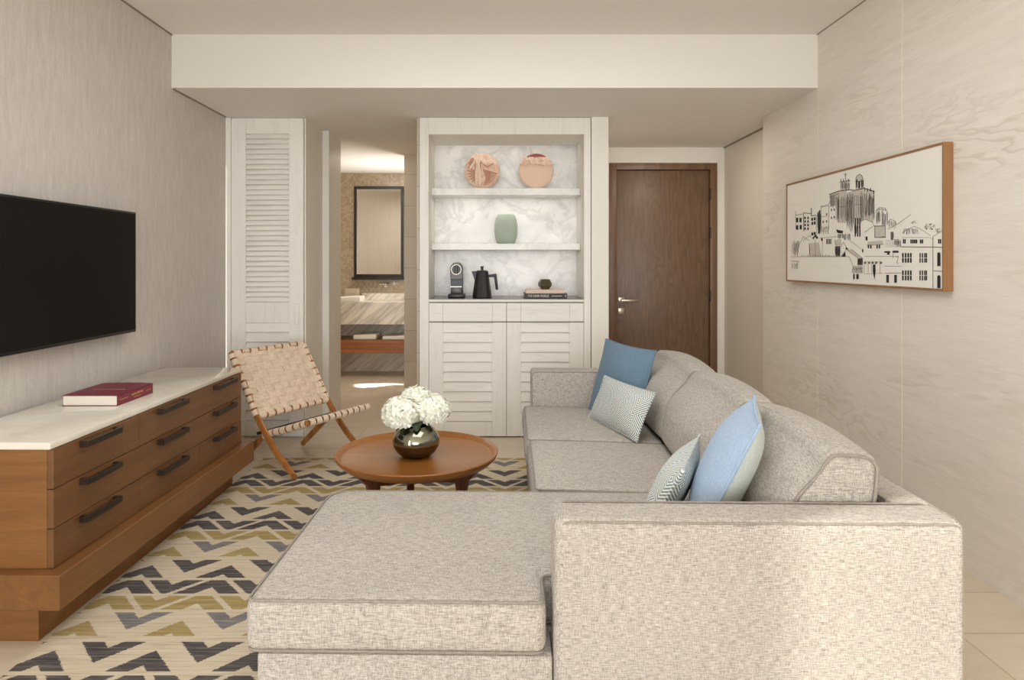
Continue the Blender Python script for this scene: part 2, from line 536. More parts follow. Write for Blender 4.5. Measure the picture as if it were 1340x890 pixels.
def B():
    return bmesh.new()

def text_bm(body, size, depth=.0004):
    cu = bpy.data.curves.new('lettering', 'FONT')
    cu.body = body
    cu.size = size
    cu.extrude = depth
    cu.align_x = 'LEFT'
    ob = bpy.data.objects.new('lettering', cu)
    COL.objects.link(ob)
    bpy.context.view_layer.update()
    dg = bpy.context.evaluated_depsgraph_get()
    me = bpy.data.meshes.new_from_object(ob.evaluated_get(dg))
    bm = bmesh.new()
    bm.from_mesh(me)
    bpy.data.objects.remove(ob)
    bpy.data.curves.remove(cu)
    bpy.data.meshes.remove(me)
    return bm

M = build_materials()

# ------------------------------------------------------------------ the room
XL, XR, XN = -1.945, 1.90, 2.04            # left wall, right panel face, entrance niche wall
YB, YBEAM, YCAB, YDOOR = -5.4, 4.004, 4.814, 6.07
ZC, ZS = 2.61, 2.292                       # ceiling, soffit

def room():
    struct('floor', box(B(), -2.7, 2.15, YB - .2, 7.9, -.1, 0), M['tile'])
    struct('ceiling', box(B(), XL - .1, XN + .1, YB - .1, YBEAM + .02, ZC, ZC + .1), M['ceiling'])
    b = B()
    box(b, -2.7, XN + .1, YBEAM + .012, 7.9, ZS, ZC + .1)
    struct('ceiling_soffit', b, M['ceiling'])
    struct('beam_front', box(B(), XL, XR + .004, YBEAM, YBEAM + .012, ZS, ZC), M['beam'])
    # left wall with the balcony opening beside the camera
    b = B()
    box(b, XL - .12, XL, .40, 4.80, 0, ZC + .05)
    box(b, XL - .12, XL, YB - .1, -.9, 0, ZC + .05)
    box(b, XL - .12, XL, -.9, .40, 2.35, ZC + .05)
    struct('wall_left', b, M['wallpaper'])
    b = B()
    box(b, XL - .1, XL - .03, -.9, -.84, 0, 2.35)
    box(b, XL - .1, XL - .03, .35, .40, 0, 2.35)
    box(b, XL - .1, XL - .03, -.84, .35, 2.29, 2.35)
    box(b, XL - .1, XL - .03, -.84, .35, 0, .05)
    struct('window_2', b, M['frame_white'])
    # back wall with the window that lights the room
    b = B()
    wx0, wx1, wz0, wz1 = -1.7, 1.86, .06, 2.52
    box(b, XL - .1, wx0, YB - .12, YB, 0, ZC + .05)
    box(b, wx1, XN + .1, YB - .12, YB, 0, ZC + .05)
    box(b, wx0, wx1, YB - .12, YB, wz1, ZC + .05)
    box(b, wx0, wx1, YB - .12, YB, 0, wz0)
    struct('wall_back', b, M['niche'])
    b = B()
    for x in (wx0, wx0 + 1.17, wx0 + 2.34, wx1 - .05):
        box(b, x, x + .05, YB - .09, YB - .03, wz0, wz1)
    box(b, wx0, wx1, YB - .09, YB - .03, wz0, wz0 + .05)
    box(b, wx0, wx1, YB - .09, YB - .03, wz1 - .05, wz1)
    struct('window_1', b, M['frame_white'])
    # right wall: pale oak boards with bright joints, then the step back to the niche
    b = B()
    y = 4.828
    while y > YB:
        y0 = max(y - .8275, YB)
        box(b, XR, XR + .02, y0, y, 0, ZC + .02)
        y -= .8335
    struct('wall_right', b, M['oak_panel'])
    struct('trim_1', box(B(), XR + .0012, XR + .03, YB, 4.826, 0, ZC + .02), M['joint'])
    struct('wall_niche', box(B(), XN, XN + .1, 4.828, YDOOR + .1, 0, ZC), M['niche'])
    struct('wall_step', box(B(), XR + .02, XN + .1, YB - .1, 4.828, 0, ZC + .02), M['niche'])
    # dark strips painted in as reveal shade where ceiling meets left and right walls
    b = B()
    box(b, XL, XL + .006, YB, YBEAM, ZC - .007, ZC)
    box(b, XL, XL + .006, YBEAM + .012, 4.80, ZS - .007, ZS)
    struct('reveal_shade_left', b, M['gap_shade'])
    b = B()
    box(b, XR - .004, XR, YB, YBEAM, ZC - .004, ZC)
    box(b, XN - .006, XN, 4.83, YDOOR, ZS - .01, ZS)
    struct('reveal_shade_right', b, M['gap_shade'])
    # entrance wall and door
    b = B()
    box(b, .70, 1.0, YDOOR, YDOOR + .1, 0, ZS)
    box(b, 1.973, XN + .05, YDOOR, YDOOR + .1, 0, ZS)
    box(b, 1.0, 1.973, YDOOR, YDOOR + .1, 2.15, ZS)
    struct('wall_entrance', b, M['filler'])
    b = B()
    box(b, 1.0, 1.067, YDOOR - .015, YDOOR + .08, 0, 2.15, .003)
    box(b, 1.911, 1.973, YDOOR - .015, YDOOR + .08, 0, 2.15, .003)
    box(b, 1.067, 1.911, YDOOR - .015, YDOOR + .08, 2.09, 2.15, .003)
    box(b, 1.06, 1.92, YDOOR + .08, YDOOR + .09, 0, 2.12)
    struct('trim_4', b, M['door_frame'])
    d = struct('door_1', box(B(), 1.072, 1.906, YDOOR + .015, YDOOR + .06, .006, 2.085, .002), M['door_wood'])
    h = B()
    hx, hz = 1.12, .912
    box(h, hx - .035, hx + .02, YDOOR + .005, YDOOR + .015, hz - .022, hz + .028, .003)
    tube(h, [(hx - .01, YDOOR + .01, hz), (hx - .01, YDOOR - .045, hz)], .009, 10)
    box(h, hx - .02, hx + .135, YDOOR - .055, YDOOR - .04, hz - .011, hz + .011, .004)
    mk('door_handle', h, M['steel'], d)
    h = B()
    box(h, hx - .035, hx + .02, YDOOR + .005, YDOOR + .015, hz - .125, hz - .07, .003)
    tube(h, [(hx - .005, YDOOR + .01, hz - .097), (hx - .005, YDOOR - .012, hz - .097)], .012, 12)
    box(h, hx - .009, hx - .001, YDOOR - .028, YDOOR - .01, hz - .11, hz - .084, .002)
    mk('door_lock', h, M['steel'], d)
    for z in (.95, 1.52, 1.87):
        h = B()
        tube(h, [(1.909, YDOOR - .018, z - .05), (1.909, YDOOR - .018, z + .05)], .007, 8)
        mk('hinge', h, M['pull'], d)
    # core around the display cabinet
    b = B()
    box(b, -.585, -.568, 4.84, 6.46, 0, ZS)
    struct('wall_core_left', b, M['bath_tile'])
    b = B()
    box(b, .667, .788, 4.809, YDOOR, 0, ZS)
    struct('wall_core_right', b, M['filler'])
    struct('wall_core_back', box(B(), -.568, .667, 5.34, 5.42, 0, ZS), M['filler'])
    # passage to the bathroom
    struct('wall_closet_side', box(B(), -1.394, -1.385, 4.84, 5.30, 0, ZS), M['filler'])
    struct('wall_closet', box(B(), XL - .1, -1.394, 5.30, 5.36, 0, ZS), M['filler'])
    b = B()
    box(b, -2.6, -1.335, 5.30, 5.70, 0, ZS)
    struct('wall_bath_jamb', b, M['wash'])
    struct('trim_5', box(B(), -1.383, -1.331, 5.288, 5.300, 0, ZS - .002), M['beam'])
    struct('wall_bath_stub', box(B(), -.905, .25, 6.47, 6.57, 0, ZS), M['bath_tile'])
    struct('wall_bath_back', box(B(), -2.7, .30, 7.80, 7.9, 0, ZS), M['mosaic'])
    struct('wall_bath_left', box(B(), -2.7, -2.6, 5.3, 7.8, 0, ZS), M['bath_tile'])
    b = B()
    box(b, .2, .3, 6.57, 7.8, 0, .9)
    box(b, .2, .3, 6.57, 7.8, 2.1, ZS)
    box(b, .2, .3, 6.57, 7.26, .9, 2.1)
    box(b, .2, .3, 7.77, 7.8, .9, 2.1)
    struct('wall_bath_right', b, M['bath_tile'])

room()

# ------------------------------------------------------------------ rug
def rug():
    b = B()
    box(b, -1.492, .75, 1.35, 4.28, 0.0005, .0085, .003, 1)
    tag(mk('rug', b, M['rug']), 'flat woven rug with charcoal, mustard and grey zigzags on the tiled floor', 'rug')
RZ = .0085
rug()

# ------------------------------------------------------------------ louvres
def louvers(b, x0, x1, z0, z1, y, n, lap=.010):
    """overlapping horizontal slats facing -Y between z0 and z1"""
    p = (z1 - z0) / n
    for i in range(n):
        za, zb = z0 + i * p, z0 + (i + 1) * p
        prism(b, [(y - lap, za + .0035), (y + .004, zb), (y + .012, zb), (y + .004, za + .0035)], 'X', x0, x1, .0012, 1)
    box(b, x0, x1, y + .0115, y + .0135, z0, z1)
    return b

def louver_front(root, name, x0, x1, z0, z1, yf, stile, top, bottom, zones, handle=None):
    """a louvred door: stiles and rails in one mesh, slats as its sub-part. zones = [(z0, z1, n)]"""
    b = B()
    t = .024
    box(b, x0, x0 + stile, yf, yf + t, z0, z1, .0015, 1)
    box(b, x1 - stile, x1, yf, yf + t, z0, z1, .0015, 1)
    zs = sorted(zones)
    edges = [z0] + [e for q in zs for e in q[:2]] + [z1]
    for i in range(0, len(edges), 2):
        if edges[i + 1] - edges[i] > .003:
            box(b, x0 + stile + .0008, x1 - stile - .0008, yf + .0015, yf + t, edges[i], edges[i + 1], .0015, 1)
    d = mk(name, b, M['wash'], root, world=True)
    for (a, c, n) in zs:
        s = B()
        louvers(s, x0 + stile, x1 - stile, a, c, yf + .010, n)
        mk('louver_panel', s, M['wash_h'], d, world=True)
    return d

def wardrobe():
    r = thing('louvered_wardrobe', 'tall white louvred wardrobe door in the corner by the left wall', 'wardrobe', (-1.66, YCAB, 0))
    Y = YCAB
    b = B()
    box(b, XL + .001, -1.915, Y, Y + .05, 0, ZS - .002)
    box(b, XL + .001, -1.4, Y + .027, Y + .40, 0, .04)
    box(b, -1.418, -1.397, Y + .027, Y + .45, 0.04, ZS - .008)
    box(b, -1.915, -1.418, Y + .42, Y + .44, 0.04, ZS - .008)
    mk('carcass', b, M['wash'], r, world=True)
    z = lambda v: EYE - (v - V0) * Y / F
    d = louver_front(r, 'door', -1.912, -1.396, .012, z(155), Y, .103, 0, 0,
                     [(z(395.5), z(175), 33), (.12, z(422.5), 10)])
    h = B()
    x = (389 - U0) * Y / F
    lp = [(x + p[0], Y - .003, p[1]) for p in rloop(-.0155, .0155, z(424), z(396.5), .015)]
    tube(h, lp, .0045, 6, True)
    mk('door_handle', h, M['wash'], d, world=True)
wardrobe()

def display_cabinet():
    r = thing('display_cabinet', 'white built-in display cabinet with marble niche above louvred doors', 'cabinet', (.05, YCAB, 0))
    Y = YCAB
    x0, x1, xi0, xi1 = -.563, .662, -.498, .613
    zt = EYE + 168 * Y / F
    zc = .992
    b = B()
    box(b, x0, xi0, Y - .004, Y + .03, 0, ZS - .003, .002, 1)
    box(b, xi1, x1, Y - .004, Y + .03, 0, ZS - .003, .002, 1)
    box(b, xi0, xi1, Y - .004, Y + .03, zt, ZS - .003, .002, 1)
    box(b, xi0 - .02, xi0, Y + .03, 5.26, 0, zt + .02)
    box(b, xi1, xi1 + .02, Y + .03, 5.26, 0, zt + .02)
    box(b, xi0, xi1, Y + .03, 5.26, zt, zt + .02)
    for xs in ((x0 + .012), (xi1 + .034)):
        box(b, xs, xs + .003, Y - .007, Y - .004, .0, ZS - .003)
    box(b, x0, x1, Y - .007, Y - .004, ZS - .022, ZS - .018)
    mk('face_frame', b, M['wash'], r, world=True)
    mk('back_panel', box(B(), xi0, xi1, 5.26, 5.275, zc - .03, zt), M['back_marble'], r, world=True)
    for zb, zt_ in ((1.755, 1.806), (1.347, 1.394)):
        mk('shelf', box(B(), xi0 + .001, xi1 - .001, 5.02, 5.259, zb, zt_, .002, 1), M['shelf_marble'], r, world=True)
    b = B()
    box(b, xi0 + .001, xi1 - .001, Y - .012, 5.259, zc - .004, zc)
    box(b, xi0 + .001, xi1 - .001, Y - .014, Y + .01, zc - .0225, zc - .0042, .002, 1, mi=1)
    mk('countertop', b, [M['counter'], M['filler']], r, world=True)
    z = lambda v: EYE - (v - V0) * Y / F
    mk('carcass', box(B(), xi0 + .001, xi1 - .001, Y + .028, Y + .05, .01, zc - .024), M['gap'], r, world=True)
    xm = (662.9 - U0) * Y / F
    for (a, c) in ((xi0 + .002, xm - .0015), (xm + .0015, xi1 - .002)):
        b = B()
        box(b, a, a + .100, Y, Y + .024, z(421) + .001, z(396.5), .0015, 1)
        box(b, c - .100, c, Y, Y + .024, z(421) + .001, z(396.5), .0015, 1)
        box(b, a + .1008, c - .1008, Y + .0012, Y + .024, z(421) + .001, z(396.5), .0015, 1)
        mk('drawer', b, M['wash_h'], r, world=True)
        louver_front(r, 'door', a, c, .008, z(422), Y, .102, 0, 0, [(z(552), z(422) - .003, 10)])
display_cabinet()

# ------------------------------------------------------------------ dresser and what is on it
def dresser():
    Y0, Y1, th = 2.22, 3.775, -math.atan(.0165)
    r = thing('dresser', 'long low walnut dresser with white marble top under the television', 'dresser', (-1.468, Y0, 0), th)
    L = Y1 - Y0
    D = .425
    # local frame: x=0 is the drawer face, -x towards the wall, y along the wall
    mk('carcass', box(B(), -D, -.022, 0, L, .239, .634, .0015, 1), M['walnut_end'], r)
    mk('plinth', box(B(), -D, .052, -.05, L + .055, .1255, .239, .003, 1), M['plinth_wood'], r)
    mk('kickboard', box(B(), -D + .01, -.050, .0, L - .0, RZ * 0, .1255), M['walnut_end'], r)
    mk('marble_top', box(B(), -D - .02, -.006, -.008, L + .02, .634, .658, .003, 2), M['slab'], r)
    rows = [(.503, .632), (.372, .500), (.241, .369)]
    s1, s2 = .515, 1.045
    layout = [[(0, s1), (s1, L)], [(0, L)], [(0, s1), (s1, s2), (s2, L)]]
    hy = [(.132, .345), (.650, .882), (1.195, 1.430)]
    for (za, zb), cells in zip(rows, layout):
        for (a, c) in cells:
            d = mk('drawer', box(B(), -.021, 0, a + (.001 if a else 0), c - .0012, za, zb, .0012, 1), M['walnut'], r)
            for (h0, h1) in hy:
                if h0 >= a - .01 and h1 <= c + .01:
                    h = B()
                    zt = zb - .006
                    box(h, .020, .032, h0, h1, zt - .022, zt, .0015, 1)
                    box(h, .0, .022, h0, h0 + .014, zt - .022, zt, .0015, 1)
                    box(h, .0, .022, h1 - .014, h1, zt - .022, zt, .0015, 1)
                    mk('drawer_handle', h, M['pull'], d)
dresser()

def squiggle(b, x, y0, y1, z, amp, r, n, zslope=0.0):
    pts = [(x, y0 + (y1 - y0) * i / (n * 6), z + amp * math.sin(i * 2.1 + math.sin(i * .7)) * (.6 + .4 * math.sin(i * 1.3))) for i in range(n * 6 + 1)]
    tube(b, pts, r, 4)

def burgundy_book():
    z0 = .6585
    x0, x1, y0, y1, h = -1.800, -1.572, 2.775, 3.062, .044
    r = thing('hardcover_book', 'thick burgundy hardcover book with gold lettering lying on the marble dresser top', 'book', ((x0 + x1) / 2, (y0 + y1) / 2, z0))
    t = .003
    b = B()
    box(b, x0, x1, y0, y1, z0, z0 + t, .001, 1)
    # the top board, very slightly bowed
    tb = [(x0 + (x1 - x0) * i / 12, z0 + h - t + .003 * math.sin(PI * i / 12)) for i in range(13)]
    prism(b, tb + [(p[0], p[1] + t) for p in tb[::-1]], 'Y', y0, y1)
    box(b, x1 - t, x1, y0, y1, z0, z0 + h, .0015, 1)
    mk('cover', b, M['burgundy'], r, world=True)
    mk('pages', box(B(), x0 + .003, x1 - t, y0 + .003, y1 - .003, z0 + t, z0 + h - t), M['paper'], r, world=True)
    b = B()
    squiggle(b, x1 + .0004, y0 + .11, y0 + .20, z0 + .026, .007, .0009, 5)
    squiggle(b, x1 + .0004, y0 + .125, y0 + .185, z0 + .013, .002, .0006, 8)
    squiggle(b, x1 + .0004, y0 + .02, y0 + .085, z0 + .022, .002, .0006, 8)
    squiggle(b, x1 + .0004, y0 + .225, y0 + .265, z0 + .022, .002, .0006, 6)
    for k in range(14):
        yy = y0 + .12
        xx = x0 + .055 + k * .010
        box(b, xx, xx + .006, yy, yy + .006, z0 + h + .0018, z0 + h + .0034)
    mk('lettering', b, M['gold'], r, world=True, flat=True)
burgundy_book()

def television():
    r = thing('television', 'large flat black television mounted on the left wall above the dresser', 'television', (XL, 2.94, 1.2))
    x = XL + .002
    y0, y1, z0, z1 = 2.39, 3.49, .893, 1.512
    mk('case', box(B(), x + .028, x + .064, y0, y1, z0, z1, .003, 2), M['tv_case'], r, world=True)
    mk('screen', box(B(), x + .0635, x + .0652, y0 + .009, y1 - .009, z0 + .014, z1 - .009, .0006, 1), M['tv'], r, world=True)
    b = B()
    box(b, x, x + .028, y0 + .3, y1 - .3, z0 + .12, z1 - .12, .004, 1)
    mk('wall_bracket', b, M['tv_case'], r, world=True)
television()

# ------------------------------------------------------------------ the woven lounge chair
def lounge_chair():
    r = thing('woven_lounge_chair', 'low wooden folding chair woven with cream leather straps beside the dresser', 'chair', (-1.237, 4.214, 0), math.radians(60))
    hw = .29
    def spline(P, n=10):
        out = []
        P = [Vector(p) for p in P]
        for i in range(len(P) - 1):
            p0 = P[max(i - 1, 0)]; p1 = P[i]; p2 = P[i + 1]; p3 = P[min(i + 2, len(P) - 1)]
            for j in range(n):
                t = j / n
                out.append(.5 * ((2 * p1) + (p2 - p0) * t + (2 * p0 - 5 * p1 + 4 * p2 - p3) * t * t + (3 * p1 - p0 - 3 * p2 + p3) * t ** 3))
        out.append(P[-1])
        return out
    # (y, z) outlines, front is -y
    back = spline([(-.265, RZ + .012), (-.105, .150), (.045, .320), (.165, .510), (.292, .705)])
    seat = spline([(-.325, .338), (-.15, .280), (.02, .225), (.13, .135), (.262, .016)])
    def rail(path, x, w, th):
        b = B()
        secs = []
        for i, p in enumerate(path):
            d = (path[min(i + 1, len(path) - 1)] - path[max(i - 1, 0)]).normalized()
            nrm = Vector((-d.y, d.x))
            t = th * (1.0 if 3 < i < len(path) - 4 else .86)
            a, c = p + nrm * t / 2, p - nrm * t / 2
            secs.append([(x - w / 2, a.x, a.y), (x + w / 2, a.x, a.y), (x + w / 2, c.x, c.y), (x - w / 2, c.x, c.y)])
        bar(b, secs)
        bmesh.ops.recalc_face_normals(b, faces=b.faces[:])
        bmesh.ops.bevel(b, geom=[e for e in b.edges if len(e.link_faces) == 2 and e.calc_face_angle(0) > 1.0], offset=.005, segments=2, affect='EDGES')
        return b
    for x in (-hw, hw):
        mk('back_leg_rail', rail(back, x, .024, .036), M['chair_wood'], r)
    for x in (-hw + .03, hw - .03):
        mk('seat_leg_rail', rail(seat, x, .024, .034), M['chair_wood'], r)
    def at(path, t):
        f = t * (len(path) - 1)
        i = min(int(f), len(path) - 2)
        return path[i].lerp(path[i + 1], f - i)
    # stretch of each rail that carries the weave
    kb = [p for p in back if p.y > .315]
    ks = [p for p in seat if p.x < .035]
    K0, K1 = .05, .955
    for p in (at(kb, K0), at(kb, K1)):
        mk('back_cross_rail', tube(B(), [(-hw, p.x, p.y), (hw, p.x, p.y)], .015, 10), M['chair_wood'], r)
    for p in (ks[0] + Vector((.012, -.004)), ks[-1]):
        mk('seat_cross_rail', tube(B(), [(-hw + .03, p.x, p.y), (hw - .03, p.x, p.y)], .014, 10), M['chair_wood'], r)
    tube_pin = B()
    tube(tube_pin, [(-hw - .02, .03, .245), (hw + .02, .03, .245)], .009, 10)
    mk('pivot_rod', tube_pin, M['pull'], r)
    def weave(path, half, nv, nh, rr, flip):
        """straps laid both ways over a panel that follows `path`; nv straps run up the panel, nh across it"""
        b = B()
        L = sum((path[i + 1] - path[i]).length for i in range(len(path) - 1))
        def P(s, t, off):
            tc = max(0, min(1, t))
            p = at(path, tc)
            q = at(path, min(1, tc + .02)) - at(path, max(0, tc - .02))
            q.normalize()
            n = Vector((-q.y, q.x)) * flip
            p = p + q * (t - tc) * L + n * off
            return Vector((s, p.x, p.y))
        amp = .0040
        pv, ph = 2 * half / nv, 1.0 / nh
        m0 = .022
        def strap(fn, n):
            prev = None
            for i in range(n + 1):
                a, c, a2, c2 = fn(i / n)
                cur = [b.verts.new(q) for q in (a, c, c2, a2)]
                if prev:
                    for k in range(4):
                        b.faces.new((prev[k], prev[(k + 1) % 4], cur[(k + 1) % 4], cur[k]))
                prev = cur
        def wrap_arc(e, R):
            """e from -1.. : position past the rail edge; returns (extra along, offset)"""
            ang = e * PI
            return R * math.sin(ang), R * math.cos(ang)
        R = rr
        # up-and-down straps
        for i in range(nv):
            s0 = -half + pv * (i + .5)
            w = pv * .455
            def fn(t, s0=s0, w=w, i=i):
                # t over 0..1 : lower wrap, panel, upper wrap
                if t < .12:
                    e = 1 - t / .12
                    al, off = wrap_arc(e, R)
                    tt, o = -al / L, off
                elif t > .88:
                    e = (t - .88) / .12
                    al, off = wrap_arc(e, R)
                    tt, o = 1 + al / L, off
                else:
                    tt = (t - .12) / .76
                    o = R - (R - .006) * min(1, min(tt, 1 - tt) / .06) + amp * math.cos(PI * (tt * nh - .5 + i))
                w *= .86 if not .03 < tt < .97 else 1
                return P(s0 - w, tt, o), P(s0 + w, tt, o), P(s0 - w, tt, o - .002), P(s0 + w, tt, o - .002)
            strap(fn, 6 * nh)
        for j in range(nh):
            t0 = ph * (j + .5)
            w = ph * .455
            def fn(t, t0=t0, w=w, j=j):
                if t < .1:
                    al, off = wrap_arc(1 - t / .1, R)
                    s, o = -half - al, off
                elif t > .9:
                    al, off = wrap_arc((t - .9) / .1, R)
                    s, o = half + al, off
                else:
                    u = (t - .1) / .8
                    s = -half + 2 * half * u
                    o = R - (R - .006) * min(1, min(u, 1 - u) / .06) + amp * math.cos(PI * (u * nv - .5 + j + 1))
                w *= .84 if abs(s) > half * .93 else 1
                return P(s, t0 - w, o), P(s, t0 + w, o), P(s, t0 - w, o - .002), P(s, t0 + w, o - .002)
            strap(fn, 6 * nv)
        bmesh.ops.recalc_face_normals(b, faces=b.faces[:])
        return b
    trim = lambda P, a, c: [at(P, a + (c - a) * i / 24) for i in range(25)]
    mk('woven_back', weave(trim(kb, K0, K1), hw, 9, 9, .0215, 1), M['leather'], r)
    mk('woven_seat', weave(trim(ks, .0, 1.0), hw - .03, 10, 7, .0205, 1), M['leather'], r)
lounge_chair()

# ------------------------------------------------------------------ coffee table, vase and flowers
TX, TY = -.376, 3.12
def coffee_table():
    r = thing('coffee_table', 'round teak tray-top coffee table standing on the zigzag rug', 'table', (TX, TY, RZ))
    R = .375
    zt = .38 - RZ
    prof = [(0, zt - .022), (R - .034, zt - .022), (R - .026, zt - .018), (R - .008, zt - .001), (R - .003, zt), (R, zt - .004), (R - .006, zt - .020), (R - .028, zt - .042), (R - .05, zt - .047), (0, zt - .047)]
    mk('table_top', lathe(B(), prof, n=96), M['table_wood'], r, sharp=50)
    # four flaring bracket legs on a crossed base
    for a in (-25, 105, 222):
        b = B()
        ca, sa = math.cos(math.radians(a)), math.sin(math.radians(a))
        prof = [(.325, zt - .046), (.300, zt - .075), (.268, zt - .105), (.255, zt - .16), (.262, .0), (.222, .0), (.214, zt - .16), (.205, zt - .11), (.17, zt - .075), (.12, zt - .046)]
        prism(b, prof, 'Y', -.017, .017, .004, 2)
        bmesh.ops.transform(b, matrix=Matrix.Rotation(math.radians(a), 4, 'Z'), verts=b.verts[:])
        mk('leg', b, M['leg_wood'], r)
    for a in (-25, 105, 222):
        b = B()
        z0 = zt - .10
        prism(b, [(0, z0 - .005), (.2, z0 + .02), (.225, z0), (.2, z0 - .02), (0, z0 - .04)], 'Y', -.014, .014, .003, 1)
        bmesh.ops.transform(b, matrix=Matrix.Rotation(math.radians(a), 4, 'Z'), verts=b.verts[:])
        mk('stretcher', b, M['leg_wood'], r)
coffee_table()

VZ = .3585
VX, VY = -.379, 3.105
def vase():
    b = B()
    out = [(0, 0), (.052, 0), (.066, .004), (.088, .022), (.103, .045), (.1085, .068), (.106, .090), (.095, .113), (.080, .130), (.068, .139), (.062, .143)]
    inn = [(.058, .141), (.064, .135), (.078, .124), (.092, .108), (.101, .088), (.103, .068), (.097, .046), (.082, .024), (.05, .008), (0, .007)]
    lathe(b, out + inn, n=64)
    o = mk('vase', b, M['vase'], mw=Matrix.Translation((VX, VY, VZ)), sharp=60)
    tag(o, 'round shiny bronze vase holding white hydrangeas on the coffee table', 'vase')
vase()

def hydrangea(cx, cy, cz, R, n, label, pm, seed):
    rnd = random.Random(seed)
    base = Vector((VX + (cx - VX) * .25, VY + (cy - VY) * .25, VZ + .012))
    r = thing('hydrangea', label, 'flower', base, 0, 'hydrangeas in the bronze vase')
    b = B()
    C = Vector((cx, cy, cz))
    for i in range(n):
        # even spread over the ball, the underside left open
        zz = 1 - 1.75 * (i + .5) / n
        a = i * 2.39996 + rnd.uniform(-.2, .2)
        q = math.sqrt(max(0, 1 - zz * zz))
        d = Vector((q * math.cos(a), q * math.sin(a), zz * .86))
        d.normalize()
        p = C + Vector((d.x, d.y, d.z * .86)) * (R * rnd.uniform(.86, .98))
        d = (d + Vector((rnd.uniform(-.28, .28), rnd.uniform(-.28, .28), rnd.uniform(-.2, .35)))).normalized()
        s = d.orthogonal().normalized()
        s.rotate(Matrix.Rotation(rnd.uniform(0, PI), 3, d))
        t = d.cross(s)
        size = rnd.uniform(.0165, .0215)
        for k in range(4):
            ang = k * PI / 2 + rnd.uniform(-.15, .15)
            e = s * math.cos(ang) + t * math.sin(ang)
            f = d.cross(e)
            lift = rnd.uniform(-.05, .3)
            c0 = b.verts.new(p)
            l = b.verts.new(p + (e * .55 + f * .42 + d * (lift * .4 + .06)) * size)
            m = b.verts.new(p + (e * .62 + d * (lift * .35 - .02)) * size)
            rr = b.verts.new(p + (e * .55 - f * .42 + d * (lift * .4 + .06)) * size)
            tp = b.verts.new(p + (e * 1.0 + f * .2 + d * lift * .9) * size)
            tq = b.verts.new(p + (e * 1.0 - f * .2 + d * lift * .9) * size)
            for fc in ((c0, m, l), (c0, rr, m), (l, m, tp), (m, rr, tq), (m, tq, tp)):
                b.faces.new(fc).material_index = 0 if rnd.random() < .8 else 1
    mk('flower_head', b, pm, r, world=True, sharp=180)
    s = B()
    tube(s, [base, base.lerp(C, .5) + Vector((0, 0, .01)), C], .004, 6)
    for i in range(14):
        a = i * 2.4
        d = Vector((math.cos(a) * (.3 + .5 * (i % 3) / 2), math.sin(a) * (.3 + .5 * (i % 3) / 2), .35 + .3 * (i % 2)))
        tube(s, [C - Vector((0, 0, R * .5)), C + d * R * .75], .0018, 4)
    mk('stem', s, M['stem'], r, world=True)
    lf = B()
    for (a, ln, dz) in ((rnd.uniform(3.6, 4.4), .075, -.035), (rnd.uniform(4.8, 5.6), .07, -.02)):
        o = Vector((VX + math.cos(a) * .03, VY + math.sin(a) * .03, VZ + .142))
        e = Vector((math.cos(a), math.sin(a), .0))
        f = Vector((-e.y, e.x, 0))
        L = []
        for i in range(9):
            q = i / 8
            w = .026 * math.sin(PI * min(1, q * 1.02)) ** .7
            c = o + e * ln * q + Vector((0, 0, .022 * math.sin(PI * q * .9) + dz * q * q + .008))
            L.append([lf.verts.new(c - f * w + Vector((0, 0, .006 * (w > .001)))), lf.verts.new(c), lf.verts.new(c + f * w + Vector((0, 0, .006 * (w > .001))))])
        for u, v in zip(L, L[1:]):
            lf.faces.new((u[0], u[1], v[1], v[0]))
            lf.faces.new((u[1], u[2], v[2], v[1]))
    mk('leaf', lf, M['leafm'], r, world=True, sharp=180)

hydrangea(-.442, 3.065, .566, .088, 330, 'large white hydrangea head on the left of the bronze vase', [M['petal'], M['petal2']], 1)
hydrangea(-.303, 3.110, .572, .082, 300, 'creamy white hydrangea head on the right of the bronze vase', [M['petal'], M['petal2']], 2)
hydrangea(-.385, 3.175, .598, .078, 260, 'white hydrangea head rising behind the other two in the bronze vase', [M['petal'], M['petal2']], 3)

